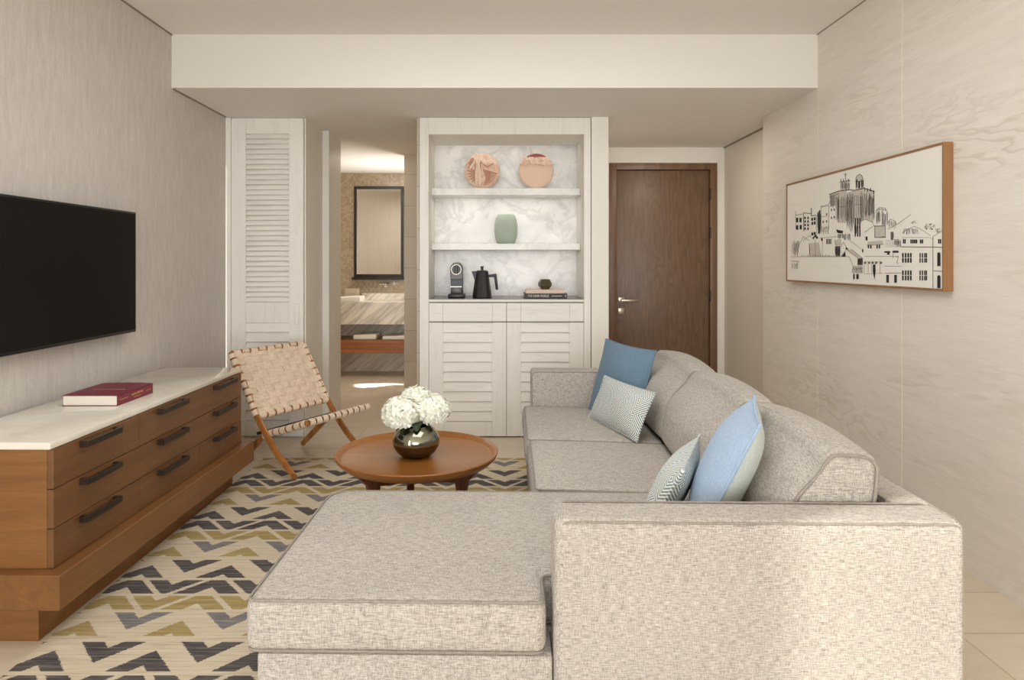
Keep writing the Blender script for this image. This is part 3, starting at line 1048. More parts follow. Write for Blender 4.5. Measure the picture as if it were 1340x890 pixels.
# ------------------------------------------------------------------ the sofa (its own frame: x across from the chaise side to the back, y away from the camera)
SOFA = thing('sectional_sofa', 'large oatmeal linen sectional sofa with chaise in the foreground', 'sofa', (.134, 1.614, 0), -math.atan(.0185))
def sofa():
    r = SOFA
    W, L, A = .982, 2.365, .137
    sm, pm = M['sofa'], M['piping']
    z0 = .032
    # base
    b = B()
    prism(b, [(-.725, .012), (-.002, .012), (-.002, A - .004), (.90, A - .004), (.90, L - A), (-.012, L - A), (-.012, .80), (-.725, .80)], 'Z', z0, .299, .012, 2)
    mk('base', b, sm, r)
    # arms and back: soft boxes with piped front edges
    def soft(c, s, rad):
        return rbox(B(), c, s, rad, 3, None, 4)
    zt = .632
    na = mk('arm', soft((W / 2, A / 2, (z0 + zt) / 2), (W, A, zt - z0), .024), sm, r)
    lp = [(p[0], .006, p[1]) for p in rloop(.014, W - .012, z0, zt - .007, .024)]
    mk('piping', tube(B(), lp, .0034, 6, True), pm, na)
    mk('piping', tube(B(), [(p[0], A - .005, p[1]) for p in rloop(.022, W - .016, z0 + .02, zt - .0015, .022)], .003, 6, True), pm, na)
    fa = mk('arm', soft((W / 2 + .006, L - A / 2, (z0 + zt) / 2), (W - .012, A, zt - z0), .016), sm, r)
    lp = [(p[0], L - A + .003, p[1]) for p in rloop(.020, W - .006, z0, zt - .006, .022)]
    mk('piping', tube(B(), lp, .0034, 6, True), pm, fa)
    bk = mk('back_frame', soft((W - .055, L / 2, (z0 + zt) / 2), (.108, L - 2 * A + .004, zt - z0), .014), sm, r)
    mk('piping', tube(B(), [(W - .022, .012, zt - .005), (W - .009, .026, zt - .006), (W - .006, .05, zt - .006), (W - .006, L - A - .006, zt - .005)], .0034, 6), pm, bk)
    mk('piping', tube(B(), [(W - .106, A + .006, zt - .002), (W - .106, L - A - .006, zt - .002)], .003, 6), pm, bk)
    # feet under the base
    for (x, y) in ((-.66, .08), (-.66, .72), (.06, 2.28), (.9, .08), (.9, 2.28)):
        f = B()
        box(f, x - .025, x + .025, y - .025, y + .025, RZ if (x < .6) else .0, z0 + .006, .003, 1)
        mk('foot', f, M['leg_wood'], r)
    # chaise cushion, L shaped round the near arm
    x0, x1 = -.752, .60
    b = B()
    out = [(x0, .004), (-.018, .004), (-.018, A + .012), (x1, A + .012), (x1, .803)]
    out += [(x0 + .09 - .09 * math.sin(a), .713 + .09 * math.cos(a)) for a in (0, PI / 12, PI / 6, PI / 4, PI / 3, PI * 5 / 12, PI / 2)]
    prism(b, out, 'Z', .302, .432, .026, 4)
    ch = mk('chaise_cushion', b, sm, r, sharp=60)
    def ring(z):
        pts = [(x0 + .006, .010), (-.024, .010), (-.024, A + .018), (x1 - .006, A + .018), (x1 - .006, .797), (x0 + .006, .797)]
        rr = .02
        path = []
        m = len(pts)
        for i in range(m):
            p, q, n = Vector(pts[i]), Vector(pts[i - 1]), Vector(pts[(i + 1) % m])
            rr = .085 if i == m - 1 else .024
            a, c = p + (q - p).normalized() * rr, p + (n - p).normalized() * rr
            for k in range(5):
                t = k / 4
                path.append((1 - t) ** 2 * a + 2 * t * (1 - t) * p + t * t * c)
        return [(p.x, p.y, z) for p in path]
    for zz in (.4275, .3065):
        mk('piping', tube(B(), ring(zz), .0036, 6, True), pm, ch)
    # two seat cushions, falling slightly to the back
    for (ya, yb, dx) in ((.808, 1.487, .004), (1.491, L - A - .004, -.008)):
        c = Vector(((-.022 + dx + .60) / 2, (ya + yb) / 2, .369))
        s = (.622 - dx, yb - ya, .134)
        def puff(p, h):
            u, v = p.x / h.x, p.y / h.y
            k = (1 - u * u) * (1 - v * v)
            q = Vector(p)
            if p.z > 0:
                q.z += .012 * k ** .6
            q.z -= .016 * (u + 1) / 2 * (p.z > 0)
            q.x -= .010 * (1 - (p.z / h.z) ** 2) * (u < -.5)
            return q
        o = mk('seat_cushion', rbox(B(), c, s, .024, 10, puff, 4), sm, r)
        h = Vector(s) / 2
        for z in (h.z - .005, -h.z + .005):
            path = [c + puff(Vector((p.x, p.y, z)), h) for p in dense(rloop(-h.x + .005, h.x - .005, -h.y + .005, h.y - .005, .02), .05)]
            mk('piping', tube(B(), path, .0034, 6, True), pm, o)
    # three back cushions leaning on the back frame
    for i, (ya, yb) in enumerate(((.150, .803), (.808, 1.487), (1.491, L - A - .004))):
        c = Vector((.70, (ya + yb) / 2, .592))
        s = (.235, yb - ya, .325)
        def lean(p, h, c=c, i=i):
            u, v, w = p.x / h.x, p.y / h.y, p.z / h.z
            q = Vector(p)
            k = (1 - v * v) * (1 - w * w)
            q.x += (.028 if u > 0 else -.040) * max(0, k) ** .55 * abs(u)
            q.z += .022 * (1 - v * v) * max(0, w) - .012 * max(0, w) * max(0, u) ** 2
            q.y += .006 * math.copysign(1, v) * (1 - w * w) * (abs(v) > .9)
            k2 = max(0, w) * max(0, -u)
            q.x += .075 * k2 ** 1.3
            q.z -= .060 * k2 ** 1.6
            t = (w + 1) / 2
            q.x += -.020 + .105 * t - .035 * t * t
            q.x += (.02 * (1 - t) if u < 0 else -.01 * t)
            return q
        o = mk('back_cushion', rbox(B(), c, s, .032, 10, lean, 5), sm, r)
        h = Vector(s) / 2
        for yy in (-h.y + .004, h.y - .004):
            lp = rloop(-h.x + .006, h.x - .006, -h.z + .006, h.z - .006, .035, 6)
            mk('piping', tube(B(), [c + lean(Vector((p.x, yy, p.y)), h) for p in dense(lp, .03)], .0048, 6, True), pm, o)
sofa()

# ------------------------------------------------------------------ throw pillows
def pillow(name, label, cat, center, ux, uy, W, H, T, mat, back=None, group=None, pipe=None):
    ux = Vector(ux).normalized()
    uy = Vector(uy)
    uy = (uy - ux * uy.dot(ux)).normalized()
    uz = ux.cross(uy)
    mw = Matrix.Translation(Vector(center)) @ Matrix((ux, uy, uz)).transposed().to_4x4()
    n = 22
    def P(u, v, sg):
        x = W / 2 * u * (1 - .055 * (1 - v * v) * u * u)
        y = H / 2 * v * (1 - .055 * (1 - u * u) * v * v)
        k = max(0, (1 - abs(u) ** 2.6) * (1 - abs(v) ** 2.6)) ** .62
        z = sg * T / 2 * k + .006 * math.sin(3 * u + 2 * v) * k
        return Vector((x, y, z))
    b = B()
    g = {}
    G = [math.sin(PI / 2 * (-1 + 2 * i / n)) for i in range(n + 1)]
    for sg in (1, -1):
        for i, u in enumerate(G):
            for j, v in enumerate(G):
                edge = i in (0, n) or j in (0, n)
                key = (i, j, 0 if edge else sg)
                if key not in g:
                    g[key] = b.verts.new(P(u, v, 0 if edge else sg))
        for i in range(n):
            for j in range(n):
                q = [g[(a, c, 0 if (a in (0, n) or c in (0, n)) else sg)] for a, c in ((i, j), (i + 1, j), (i + 1, j + 1), (i, j + 1))]
                f = b.faces.new(q if sg > 0 else q[::-1])
                f.material_index = 1 if (sg < 0 and back) else 0
    o = mk(name, b, [mat] + ([back] if back else []), mw=mw, sharp=80)
    tag(o, label, cat, group)
    path = [P(a, -1, 0) for a in G[:-1]] + [P(1, a, 0) for a in G[:-1]] + [P(-a, 1, 0) for a in G[:-1]] + [P(-1, -a, 0) for a in G[:-1]]
    mk('piping', tube(B(), path, .0055, 6, True), pipe or mat, o)
    return o

def pillows():
    # far pair
    e1 = Vector((.131, -.02, .384)); e2 = Vector((.185, -.34, -.02))
    bl = Vector((.497, 3.80, .438))
    pillow('throw_pillow', 'square slate blue pillow leaning in the far corner of the sofa', 'pillow', bl + e1 / 2 + e2 / 2 + Vector((-.0, -.02, -.012)), e2, e1, .41, .415, .13, M['blue_dark'])
    d = Vector((.314, -.949, 0)); v = Vector((.089 * .949, .089 * .314, .197))
    bl = Vector((.475, 3.545, .440))
    pillow('lumbar_pillow', 'small diamond weave lumbar pillow leaning against the slate blue pillow', 'pillow', bl + d * .255 + v.normalized() * .112, d, v, .50, .235, .10, M['diamond'])
    # near pair
    nb = Vector((.520, 1.845, .442)); fb = Vector((.655, 2.235, .442))
    up = Vector((.18, 0, .36))
    pillow('throw_pillow', 'square pale blue pillow propped behind the near sofa arm', 'pillow', (nb + fb) / 2 + up / 2 + Vector((.012, 0, .0)), nb - fb, up, .42, .42, .15, M['blue_light'], M['blue_back'])
    nb = Vector((.410, 1.94, .440)); fb = Vector((.570, 2.32, .440))
    up = Vector((.125, 0, .215))
    pillow('lumbar_pillow', 'small diamond weave lumbar pillow propped in front of the pale blue pillow', 'pillow', (nb + fb) / 2 + up / 2, nb - fb, up, .44, .255, .10, M['diamond'])
pillows()

# ------------------------------------------------------------------ things in the display cabinet
ZCT = .9925
def coffee_machine():
    x, y = -.309, 5.0
    r = thing('coffee_machine', 'black and chrome pod coffee machine on the dark cabinet counter', 'coffee machine', (x, y, ZCT))
    w = .044
    b = B()
    arch = [(-w, 0)] + [(w * math.cos(PI - PI * i / 14), .215 + w * 1.05 * math.sin(PI * i / 14)) for i in range(15)] + [(w, 0)]
    prism(b, arch, 'Y', .0, .10, .003, 1)
    mk('body', b, M['black_plastic'], r)
    b = B()
    arch2 = [(-w, .135), (-w, .2)] + [(w * math.cos(PI - PI * i / 14), .215 + w * 1.05 * math.sin(PI * i / 14)) for i in range(15)] + [(w, .2), (w, .135)]
    prism(b, arch2, 'Y', -.05, .0, .003, 1)
    mk('brew_head', b, M['machine_grey'], r)
    b = B()
    lathe(b, [(.034, -.054), (.037, -.054), (.037, -.049), (.034, -.049), (.034, -.054)], (0, 0, .208), 28, 'Y')
    mk('ring', b, M['steel'], r)
    b = B()
    lathe(b, [(0, -.053), (.034, -.053), (.034, -.048), (0, -.048)], (0, 0, .208), 28, 'Y')
    box(b, -.011, .011, -.062, -.052, .176, .242, .004, 1)
    mk('lever', b, M['black_plastic'], r)
    b = B()
    box(b, -.060, .060, -.075, .11, 0, .028, .006, 2)
    mk('base', b, M['black_plastic'], r)
    b = B()
    box(b, -.040, .040, -.062, -.002, .028, .078, .005, 2)
    mk('drip_tray', b, M['machine_grey'], r)
    b = B()
    box(b, -.041, .041, -.064, -.0, .078, .084, .002, 1)
    mk('grid', b, M['chrome'], r)
coffee_machine()

def kettle():
    x, y = -.119, 4.96
    r = thing('electric_kettle', 'matt black faceted electric kettle on the cabinet counter', 'kettle', (x, y, ZCT))
    b = B()
    N = 12
    lathe(b, [(0, 0), (.070, 0), (.072, .006), (.046, .190), (.043, .196), (0, .197)], n=N)
    mk('body', b, M['kettle_black'], r, sharp=15)
    b = B()
    prism(b, [(-.032, .195), (-.078, .195), (-.070, .178), (-.052, .12), (-.042, .12)], 'Y', -.016, .016, .003, 1)
    mk('spout', b, M['kettle_black'], r)
    b = B()
    lathe(b, [(0, .196), (.040, .196), (.038, .201), (.010, .203), (.010, .224), (.014, .228), (.014, .232), (0, .232)], n=20)
    mk('lid', b, M['kettle_black'], r)
    b = B()
    prism(b, [(.040, .168), (.040, .152), (.088, .152), (.100, .058), (.120, .060), (.106, .176), (.098, .178)], 'Y', -.011, .011, .004, 2)
    mk('handle', b, M['kettle_black'], r)
kettle()

def books():
    y0, y1 = 4.89, 5.11
    x0, x1, h = .189, .502, .034
    r = thing('hardcover_book', 'black hardcover book with cream spine title at the bottom of the counter stack', 'book', ((x0 + x1) / 2, y0, ZCT))
    b = B()
    box(b, x0, x1, y0, y1, ZCT, ZCT + .003, .0008, 1)
    box(b, x0, x1, y0, y1, ZCT + h - .003, ZCT + h, .0008, 1)
    box(b, x0, x1, y0, y0 + .004, ZCT, ZCT + h, .0015, 1)
    mk('cover', b, M['black_cover'], r, world=True)
    mk('pages', box(B(), x0 + .004, x1 - .004, y0 + .004, y1 - .004, ZCT + .003, ZCT + h - .003), M['paper'], r, world=True)
    b = text_bm('THE CIGAR WORLD', .024)
    w = max(v.co.x for v in b.verts)
    k = .152 / w
    bmesh.ops.transform(b, matrix=Matrix.Translation((x0 + .026, y0 - .0004, ZCT + .009)) @ Matrix.Rotation(PI / 2, 4, 'X') @ Matrix.Diagonal((k, 1, 1, 1)), verts=b.verts[:])
    mk('spine_title', b, M['white_print'], r, world=True, flat=True)
    b = B()
    for q in range(9):
        xx = x0 + .200 + q * .0085
        box(b, xx, xx + .006, y0 - .0005, y0 + .0005, ZCT + .014, ZCT + .0185)
    mk('spine_author', b, M['white_print'], r, world=True, flat=True)
    b = box(B(), x1 - .014, x1 - .011, y0 - .0005, y0 + .0005, ZCT + .008, ZCT + .026)
    mk('spine_mark', b, M['white_print'], r, world=True, flat=True)
    z0 = ZCT + h + .0003
    r = thing('hardcover_book', 'pale pink book lying on the black book under the glass votive', 'book', (.34, y0, z0))
    x0, x1, h2 = .203, .484, .027
    b = B()
    box(b, x0, x1, y0 + .008, y1 - .01, z0, z0 + .0025, .0008, 1)
    box(b, x0, x1, y0 + .008, y1 - .01, z0 + h2 - .0025, z0 + h2, .0008, 1)
    box(b, x0, x1 - .008, y0 + .008, y0 + .012, z0, z0 + h2, .0015, 1)
    mk('cover', b, M['pink_cover'], r, world=True)
    mk('pages', box(B(), x0 + .004, x1 - .002, y0 + .012, y1 - .014, z0 + .0025, z0 + h2 - .0025), M['paper'], r, world=True)
    z1 = z0 + h2 + .0003
    b = B()
    lathe(b, [(0, 0), (.030, 0), (.053, .026), (.053, .048), (.036, .074), (.032, .074), (.047, .046), (.046, .028), (.027, .006), (0, .006)], n=7)
    o = mk('votive_holder', b, M['smoke_glass'], mw=Matrix.Translation((.349, 4.99, z1)) @ Matrix.Rotation(.3, 4, 'Z'), sharp=10)
    tag(o, 'small faceted smoked glass votive on the stacked books', 'votive')
books()

def ornaments():
    zs = 1.8065
    for (x, kind) in ((-.122, 0), (.289, 1)):
        y = 5.12
        R = .134
        lab = ('round terracotta plate carved in relief, on the top shelf', 'round peach plate with crimson rim patch, on the top shelf')[kind]
        r = thing('display_plate', lab, 'plate', (x, y, zs), 0, 'plates on the top shelf')
        b = B()
        box(b, -.072, .072, -.025, .035, 0, .012, .003, 1)
        mk('stand', b, M['stand'], r)
        c = (0, .004, .010 + R)
        prof = [(0, -.012), (R * .85, -.012), (R * .97, -.006), (R, 0), (R * .97, .006), (R * .6, .012), (0, .012)]
        b = lathe(B(), prof, c, 64, 'Y')
        bmesh.ops.recalc_face_normals(b, faces=b.faces[:])
        p = mk('disc', b, M['relief'] if kind == 0 else M['peach'], r, sharp=60)
        if kind == 0:
            b = B()
            cz = c[2]
            def ray(x0, z0, x1, z1, w, m=0):
                tube(b, [(x0, -.009, cz + z0), ((x0 + x1) / 2, -.013, cz + (z0 + z1) / 2), (x1, -.009, cz + z1)], [w, w * 1.1, w * .8], 6, False, m)
            # a robed figure with spread arms and swirling folds
            ray(-.034, .085, -.030, -.02, .016); ray(-.040, .02, -.045, -.10, .012); ray(-.022, .02, -.018, -.11, .012)
            ray(-.06, .06, -.095, .01, .010); ray(-.01, .07, .035, .03, .007, 1); ray(.035, .03, .085, .055, .006, 1); ray(-.014, .06, -.012, -.10, .004, 1); ray(-.052, .06, -.056, -.10, .004, 1); ray(-.10, .05, -.07, .095, .012, 1)
            for i in range(9):
                a = -.2 - i * .16
                ray(.005 + .004 * i, .01 - .008 * i, .115 * math.cos(a), .115 * math.sin(a), .005, 1)
            for i in range(6):
                a = 2.9 + i * .22
                ray(-.05, -.01 - .008 * i, .115 * math.cos(a), .115 * math.sin(a), .005, 1)
            lathe(b, [(0, -.02), (.016, -.018), (.024, -.010), (0, -.008)], (.018, 0, cz + .06), 14, 'Y')
            mk('relief_carving', b, [M['carving_light'], M['carving']], p)
        else:
            b = B()
            cz = c[2]
            pts = []
            for i in range(19):
                a = math.radians(52 + 76 * i / 18)
                pts.append((R * .96 * math.cos(a), cz + R * .96 * math.sin(a)))
            low = [(-.078, cz + .094), (-.05, cz + .104), (-.025, cz + .096), (.0, cz + .106), (.03, cz + .098), (.055, cz + .106), (.078, cz + .098)]
            prism(b, pts + low, 'Y', -.0145, -.010)
            mk('crimson_patch', b, M['crimson'], p)
            b = B()
            rnd = random.Random(5)
            for i in range(46):
                u = rnd.uniform(-1, 1)
                z = rnd.uniform(.045, .098)
                lim = math.sqrt(max(0, (R * .93) ** 2 - z * z))
                lathe(b, [(0, -.005), (.010, -.003), (.013, 0), (0, .002)], (u * lim, -.0115, cz + z), 8, 'Y')
            mk('shell_border', b, M['relief'], p)
    b = B()
    out = [(0, 0), (.058, 0), (.066, .004), (.083, .05), (.089, .10), (.088, .14), (.080, .185), (.066, .218), (.062, .222)]
    inn = [(.058, .218), (.074, .182), (.081, .14), (.082, .1), (.076, .05), (.058, .010), (0, .008)]
    lathe(b, out + inn, n=56)
    o = mk('glass_vase', b, M['green_glass'], mw=Matrix.Translation((.059, 5.12, 1.3945)), sharp=60)
    tag(o, 'ribbed frosted green glass vase alone on the middle shelf', 'vase')
ornaments()

# ------------------------------------------------------------------ framed drawing on the right wall
def picture():
    y0, y1, z0, z1 = 2.806, 4.343, 1.131, 1.756
    r = thing('framed_drawing', 'wide ink drawing of a hilltop town in thin wood frame on the right wall', 'picture', (XR, (y0 + y1) / 2, (z0 + z1) / 2))
    xf = 1.858
    b = B()
    t = .010
    box(b, xf, XR - .001, y0, y0 + t, z0, z1, .001, 1)
    box(b, xf, XR - .001, y1 - t, y1, z0, z1, .001, 1)
    box(b, xf, XR - .001, y0 + t, y1 - t, z0, z0 + t, .001, 1)
    box(b, xf, XR - .001, y0 + t, y1 - t, z1 - t, z1, .001, 1)
    mk('frame', b, M['frame_wood'], r, world=True)
    xc = xf + .005
    cv = mk('canvas', box(B(), xc, XR - .002, y0 + t, y1 - t, z0 + t, z1 - t), M['canvas'], r, world=True)
    xi = xc - .0008
    rnd = random.Random(11)
    def P(x, y):
        u, v = 1010 + x / 3.869, 170 + y / 3.869
        Y = xi * F / (u - U0)
        return Vector((xi, Y, EYE - (v - V0) * Y / F))
    ink, mid, wash = B(), B(), B()
    cnt = [0]
    def poly(b, pts, lift=0.0):
        cnt[0] += 1
        vs = []
        for p in pts:
            q = P(*p)
            q.y = max(y0 + t + .002, min(y1 - t - .002, q.y))
            q.z = max(z0 + t + .002, min(z1 - t - .002, q.z))
            q.x -= lift + cnt[0] * 2e-7
            vs.append(b.verts.new(q))
        b.faces.new(vs)
    def line(b, pts, w=1.6, lift=.0003, jig=0.0):
        for a, c in zip(pts, pts[1:]):
            a, c = Vector(a), Vector(c)
            if jig:
                c = c + Vector((rnd.uniform(-jig, jig), rnd.uniform(-jig, jig)))
            d = c - a
            if d.length < .1:
                continue
            n = Vector((-d.y, d.x)).normalized() * w / 2
            poly(b, [a + n, c + n, c - n, a - n], lift)
    def rect(b, x0, x1, ya, yb, sk=0.0, lift=.0004):
        poly(b, [(x0, ya), (x1, ya - sk), (x1, yb - sk), (x0, yb)], lift)
    def hatch(b, x0, x1, ya, yb, n, w=1.3, j=3):
        for i in range(n):
            x = x0 + (x1 - x0) * (i + rnd.random()) / n
            a = ya + rnd.uniform(0, (yb - ya) * .25)
            c = yb - rnd.uniform(0, (yb - ya) * .3)
            line(b, [(x, a), (x + rnd.uniform(-j, j), c)], w)
    # houses at the far left
    for (x, y) in ((123, 445), (140, 445), (123, 483), (141, 481)):
        rect(ink, x, x + 11, y, y + 23)
    for x in (165, 180):
        for y in (440, 458, 476, 494):
            rect(ink, x, x + 7, y, y + 12)
    for (x, y) in ((200, 445), (213, 443), (201, 466), (213, 464), (201, 520), (213, 517)):
        rect(ink, x, x + 9, y, y + 15)
    line(ink, [(122, 432), (156, 426)], 2); line(ink, [(162, 512), (160, 420), (198, 424)], 3); line(ink, [(200, 395), (200, 436), (224, 432)], 3.2)
    line(mid, [(120, 410), (122, 500)], 1.4); line(mid, [(226, 432), (226, 530)], 1.6)
    poly(mid, [(230, 420), (246, 404), (246, 520), (234, 528)])
    hatch(ink, 232, 248, 405, 530, 9, 2.2, 2)
    # white tower blocks in front of the church
    line(mid, [(250, 382), (250, 500)], 1.6); line(mid, [(250, 392), (288, 384), (288, 500)], 1.6); line(mid, [(288, 388), (326, 380), (326, 455)], 1.6)
    line(ink, [(248, 388), (290, 378), (292, 360)], 1.8); line(mid, [(250, 440), (288, 436)], 1.5)
    for (x, y) in ((275, 422), (258, 460), (275, 458), (300, 400), (314, 398), (300, 440), (314, 436)):
        rect(ink, x, x + 5, y, y + 11)
    hatch(mid, 250, 288, 485, 530, 10, 1.4, 6)
    # the church: wash masses, then dark flutes between bright buttresses
    poly(wash, [(292, 330), (332, 316), (332, 470), (326, 380), (296, 384)])
    poly(wash, [(332, 312), (380, 304), (380, 470), (332, 470)])
    poly(wash, [(380, 318), (416, 306), (412, 500), (400, 520), (378, 470)])
    poly(wash, [(414, 306), (462, 300), (458, 450), (440, 480), (414, 480)])
    poly(wash, [(462, 304), (518, 312), (514, 470), (460, 452)])
    line(ink, [(290, 328), (346, 308), (396, 304), (420, 306), (466, 296), (520, 312)], 4, jig=1)
    line(mid, [(292, 340), (340, 322)], 3)
    hatch(ink, 294, 306, 330, 390, 4, 1.6); hatch(mid, 294, 330, 325, 395, 14, 1.4)
    hatch(mid, 334, 380, 315, 470, 13, 1.5); hatch(ink, 330, 340, 315, 470, 4, 2)
    hatch(ink, 380, 412, 318, 500, 9, 1.8); hatch(mid, 378, 414, 318, 500, 16, 1.6); hatch(ink, 444, 462, 310, 470, 5, 1.6)
    hatch(mid, 414, 462, 310, 480, 10, 1.4); hatch(ink, 492, 518, 318, 455, 8, 1.8); hatch(mid, 466, 518, 318, 455, 20, 1.6)
    for x in (420, 432, 443):
        rect(ink, x, x + 6, 446, 540)
    hatch(ink, 416, 440, 470, 548, 6, 2)
    line(mid, [(342, 390), (380, 388)], 2); line(mid, [(420, 380), (458, 376)], 2)
    # turrets
    poly(wash, [(346, 264), (394, 258), (394, 304), (348, 306)])
    hatch(ink, 348, 394, 262, 304, 13, 2.0, 1); line(ink, [(344, 264), (397, 256)], 3.5)
    for x in (350, 362, 388):
        line(ink, [(x, 262), (x + 1, 248)], 3)
    line(ink, [(374, 258), (373, 218)], 2); line(ink, [(366, 226), (380, 224)], 2)
    poly(wash, [(424, 300), (424, 250), (430, 234), (444, 224), (456, 232), (462, 250), (464, 298)])
    hatch(ink, 424, 434, 246, 300, 4, 2, 1); hatch(ink, 450, 464, 246, 300, 5, 2, 1); line(ink, [(422, 262), (466, 258)], 3)
    line(ink, [(424, 250), (430, 234), (444, 224), (456, 232), (462, 250)], 2.4); rect(ink, 438, 447, 262, 296)
    for (x, y) in ((470, 292), (484, 296), (500, 294), (516, 306), (462, 262)):
        line(ink, [(x, y + 18), (x, y)], 4)
    # round house and small tower to the right of the church
    line(mid, [(440, 500), (448, 462), (478, 452), (510, 470), (522, 490)], 1.8); line(mid, [(468, 520), (516, 486), (576, 486)], 1.8)
    line(mid, [(530, 470), (530, 405), (548, 392), (574, 396), (586, 420), (584, 480)], 2); hatch(mid, 532, 548, 410, 480, 9, 1.4)
    line(ink, [(530, 408), (556, 400), (580, 408)], 2); hatch(ink, 556, 586, 410, 500, 8, 1.6)
    rect(mid, 520, 576, 486, 546, 0, .0001)
    poly(wash, [(524, 490), (574, 488), (574, 540), (524, 544)], .0003)
    # slanted road and roofs
    line(mid, [(588, 504), (640, 474), (704, 428)], 1.8); line(mid, [(588, 470), (600, 452), (626, 462), (630, 480)], 1.8)
    hatch(mid, 590, 630, 456, 500, 10, 1.2); rect(mid, 602, 616, 516, 556); hatch(ink, 602, 617, 516, 556, 5, 1.2, 1)
    line(mid, [(660, 520), (720, 488), (750, 500), (806, 536)], 1.8); hatch(mid, 664, 740, 496, 530, 20, 1.2, 10)
    # trees
    for (cx, cy, rx, ry, n, b) in ((798, 490, 26, 16, 40, ink), (724, 468, 18, 8, 14, mid), (838, 508, 16, 12, 16, mid), (548, 404, 20, 10, 10, mid)):
        for i in range(n):
            a, q = rnd.uniform(0, 2 * PI), rnd.random() ** .5
            x, y = cx + rx * q * math.cos(a), cy + ry * q * math.sin(a)
            line(b, [(x, y), (x + rnd.uniform(-9, 9), y + rnd.uniform(-6, 6))], 1.8)
    # long house on the right with its rows of windows
    line(ink, [(652, 592), (862, 594)], 3); line(mid, [(652, 560), (652, 590)], 2); line(ink, [(816, 540), (816, 800)], 2.4); line(mid, [(816, 540), (862, 510)], 2); line(ink, [(816, 714), (866, 716)], 2.6)
    line(mid, [(660, 545), (800, 545), (818, 556)], 1.4)
    for (x, y, n, w, h) in ((664, 553, 2, 6, 22), (702, 555, 4, 7, 20), (750, 555, 2, 7, 20), (842, 553, 2, 7, 22)):
        for i in range(n):
            rect(ink, x + i * (w + 2), x + i * (w + 2) + w, y, y + h)
    for (ya, yb) in ((622, 672), (710, 762)):
        for x in (660, 674, 687, 700, 748, 772, 760, 780):
            rect(ink, x, x + (8 if x < 730 else 6), ya + 2, (ya + yb) / 2 - 1); rect(ink, x, x + (8 if x < 730 else 6), (ya + yb) / 2 + 2, yb)
    for (ya, yb) in ((620, 690), (736, 806)):
        rect(ink, 838, 854, ya + 6, yb); poly(ink, [(838, ya + 6), (842, ya), (850, ya), (854, ya + 6)], .0004)
    # middle row of roofs, awnings and columns
    poly(wash, [(486, 566), (560, 560), (564, 580), (482, 584)]); line(mid, [(482, 584), (566, 580)], 2)
    for x in (486, 498, 530, 542):
        rect(ink, x, x + 7, 582, 600)
    rect(ink, 475, 485, 540, 560); rect(ink, 457, 463, 604, 620); line(mid, [(468, 640), (640, 640)], 1.6)
    rect(ink, 570, 600, 614, 622); rect(ink, 584, 596, 622, 632); rect(ink, 612, 642, 612, 622); line(mid, [(614, 622), (614, 650)], 1.8)
    line(mid, [(468, 668), (560, 668)], 1.6)
    for x in (468, 488, 506, 524, 548):
        line(mid, [(x, 672), (x, 728)], 1.6); rect(mid, x, x + 10, 668, 678)
    poly(ink, [(512, 684), (522, 680), (526, 715), (520, 760), (512, 716)], .0004)
    line(mid, [(468, 730), (560, 726)], 1.4); line(mid, [(570, 690), (660, 690)], 1.6); line(mid, [(574, 726), (656, 724)], 2.4)
    for x in (580, 620):
        rect(ink, x, x + 13, 734, 774)
    line(mid, [(630, 645), (642, 640), (632, 672), (640, 680)], 1.8)
    for i in range(5):
        line(mid, [(576, 560 + i * 8), (650, 556 + i * 8)], 1.1, jig=3)
    hatch(ink, 620, 650, 552, 592, 8, 1.6)
    # lower left: houses, chapel, sloping roof and the blank foreground wall
    line(mid, [(130, 640), (130, 600), (160, 540), (190, 560)], 1.6); line(mid, [(160, 560), (190, 534), (220, 560), (222, 640)], 1.6)
    poly(wash, [(196, 574), (238, 570), (252, 640), (192, 640)]); line(ink, [(190, 575), (192, 632)], 3)
    poly(ink, [(204, 550), (222, 528), (236, 548), (226, 552), (220, 540), (212, 552)], .0004)
    line(mid, [(244, 548), (330, 540)], 1.6); line(mid, [(256, 560), (256, 640)], 1.5); rect(ink, 250, 258, 548, 562)
    for x in (276, 283, 290, 297):
        rect(ink, x, x + 4, 552, 578)
    line(mid, [(318, 560), (328, 590), (326, 640)], 1.6)
    poly(ink, [(326, 504), (362, 512), (358, 524), (332, 522)], .0004); hatch(ink, 334, 360, 524, 552, 8, 2, 1)
    poly(wash, [(316, 560), (350, 552), (350, 584), (322, 586)]); hatch(ink, 322, 346, 588, 640, 8, 2.4, 1); poly(mid, [(320, 590), (346, 588), (346, 640), (322, 640)])
    line(mid, [(346, 596), (362, 568), (376, 590), (374, 612), (350, 640)], 1.6); poly(ink, [(352, 642), (372, 616), (374, 642)], .0003)
    poly(wash, [(378, 606), (404, 604), (460, 650), (440, 652)]); line(mid, [(378, 606), (440, 652), (460, 650), (404, 604)], 1.8)
    poly(ink, [(376, 592), (390, 604), (376, 606)], .0004); line(mid, [(392, 556), (452, 604)], 1.6); hatch(ink, 362, 400, 524, 560, 7, 2, 2)
    poly(mid, [(434, 652), (460, 648), (460, 684), (434, 686)]); hatch(ink, 434, 460, 652, 684, 9, 2.6, 1)
    poly(wash, [(408, 690), (460, 686), (462, 726), (410, 728)], .0002); line(ink, [(408, 705), (460, 702)], 2); hatch(mid, 410, 460, 690, 726, 14, 1.4, 8)
    rect(ink, 412, 420, 730, 756); rect(ink, 428, 440, 730, 756)
    line(mid, [(96, 642), (392, 642), (412, 690)], 1.8); hatch(mid, 150, 350, 632, 644, 26, 1.4, 8)
    hatch(mid, 104, 140, 560, 640, 14, 1.1, 10); line(ink, [(96, 664), (140, 666)], 2); hatch(mid, 100, 136, 670, 706, 8, 1.2, 4)
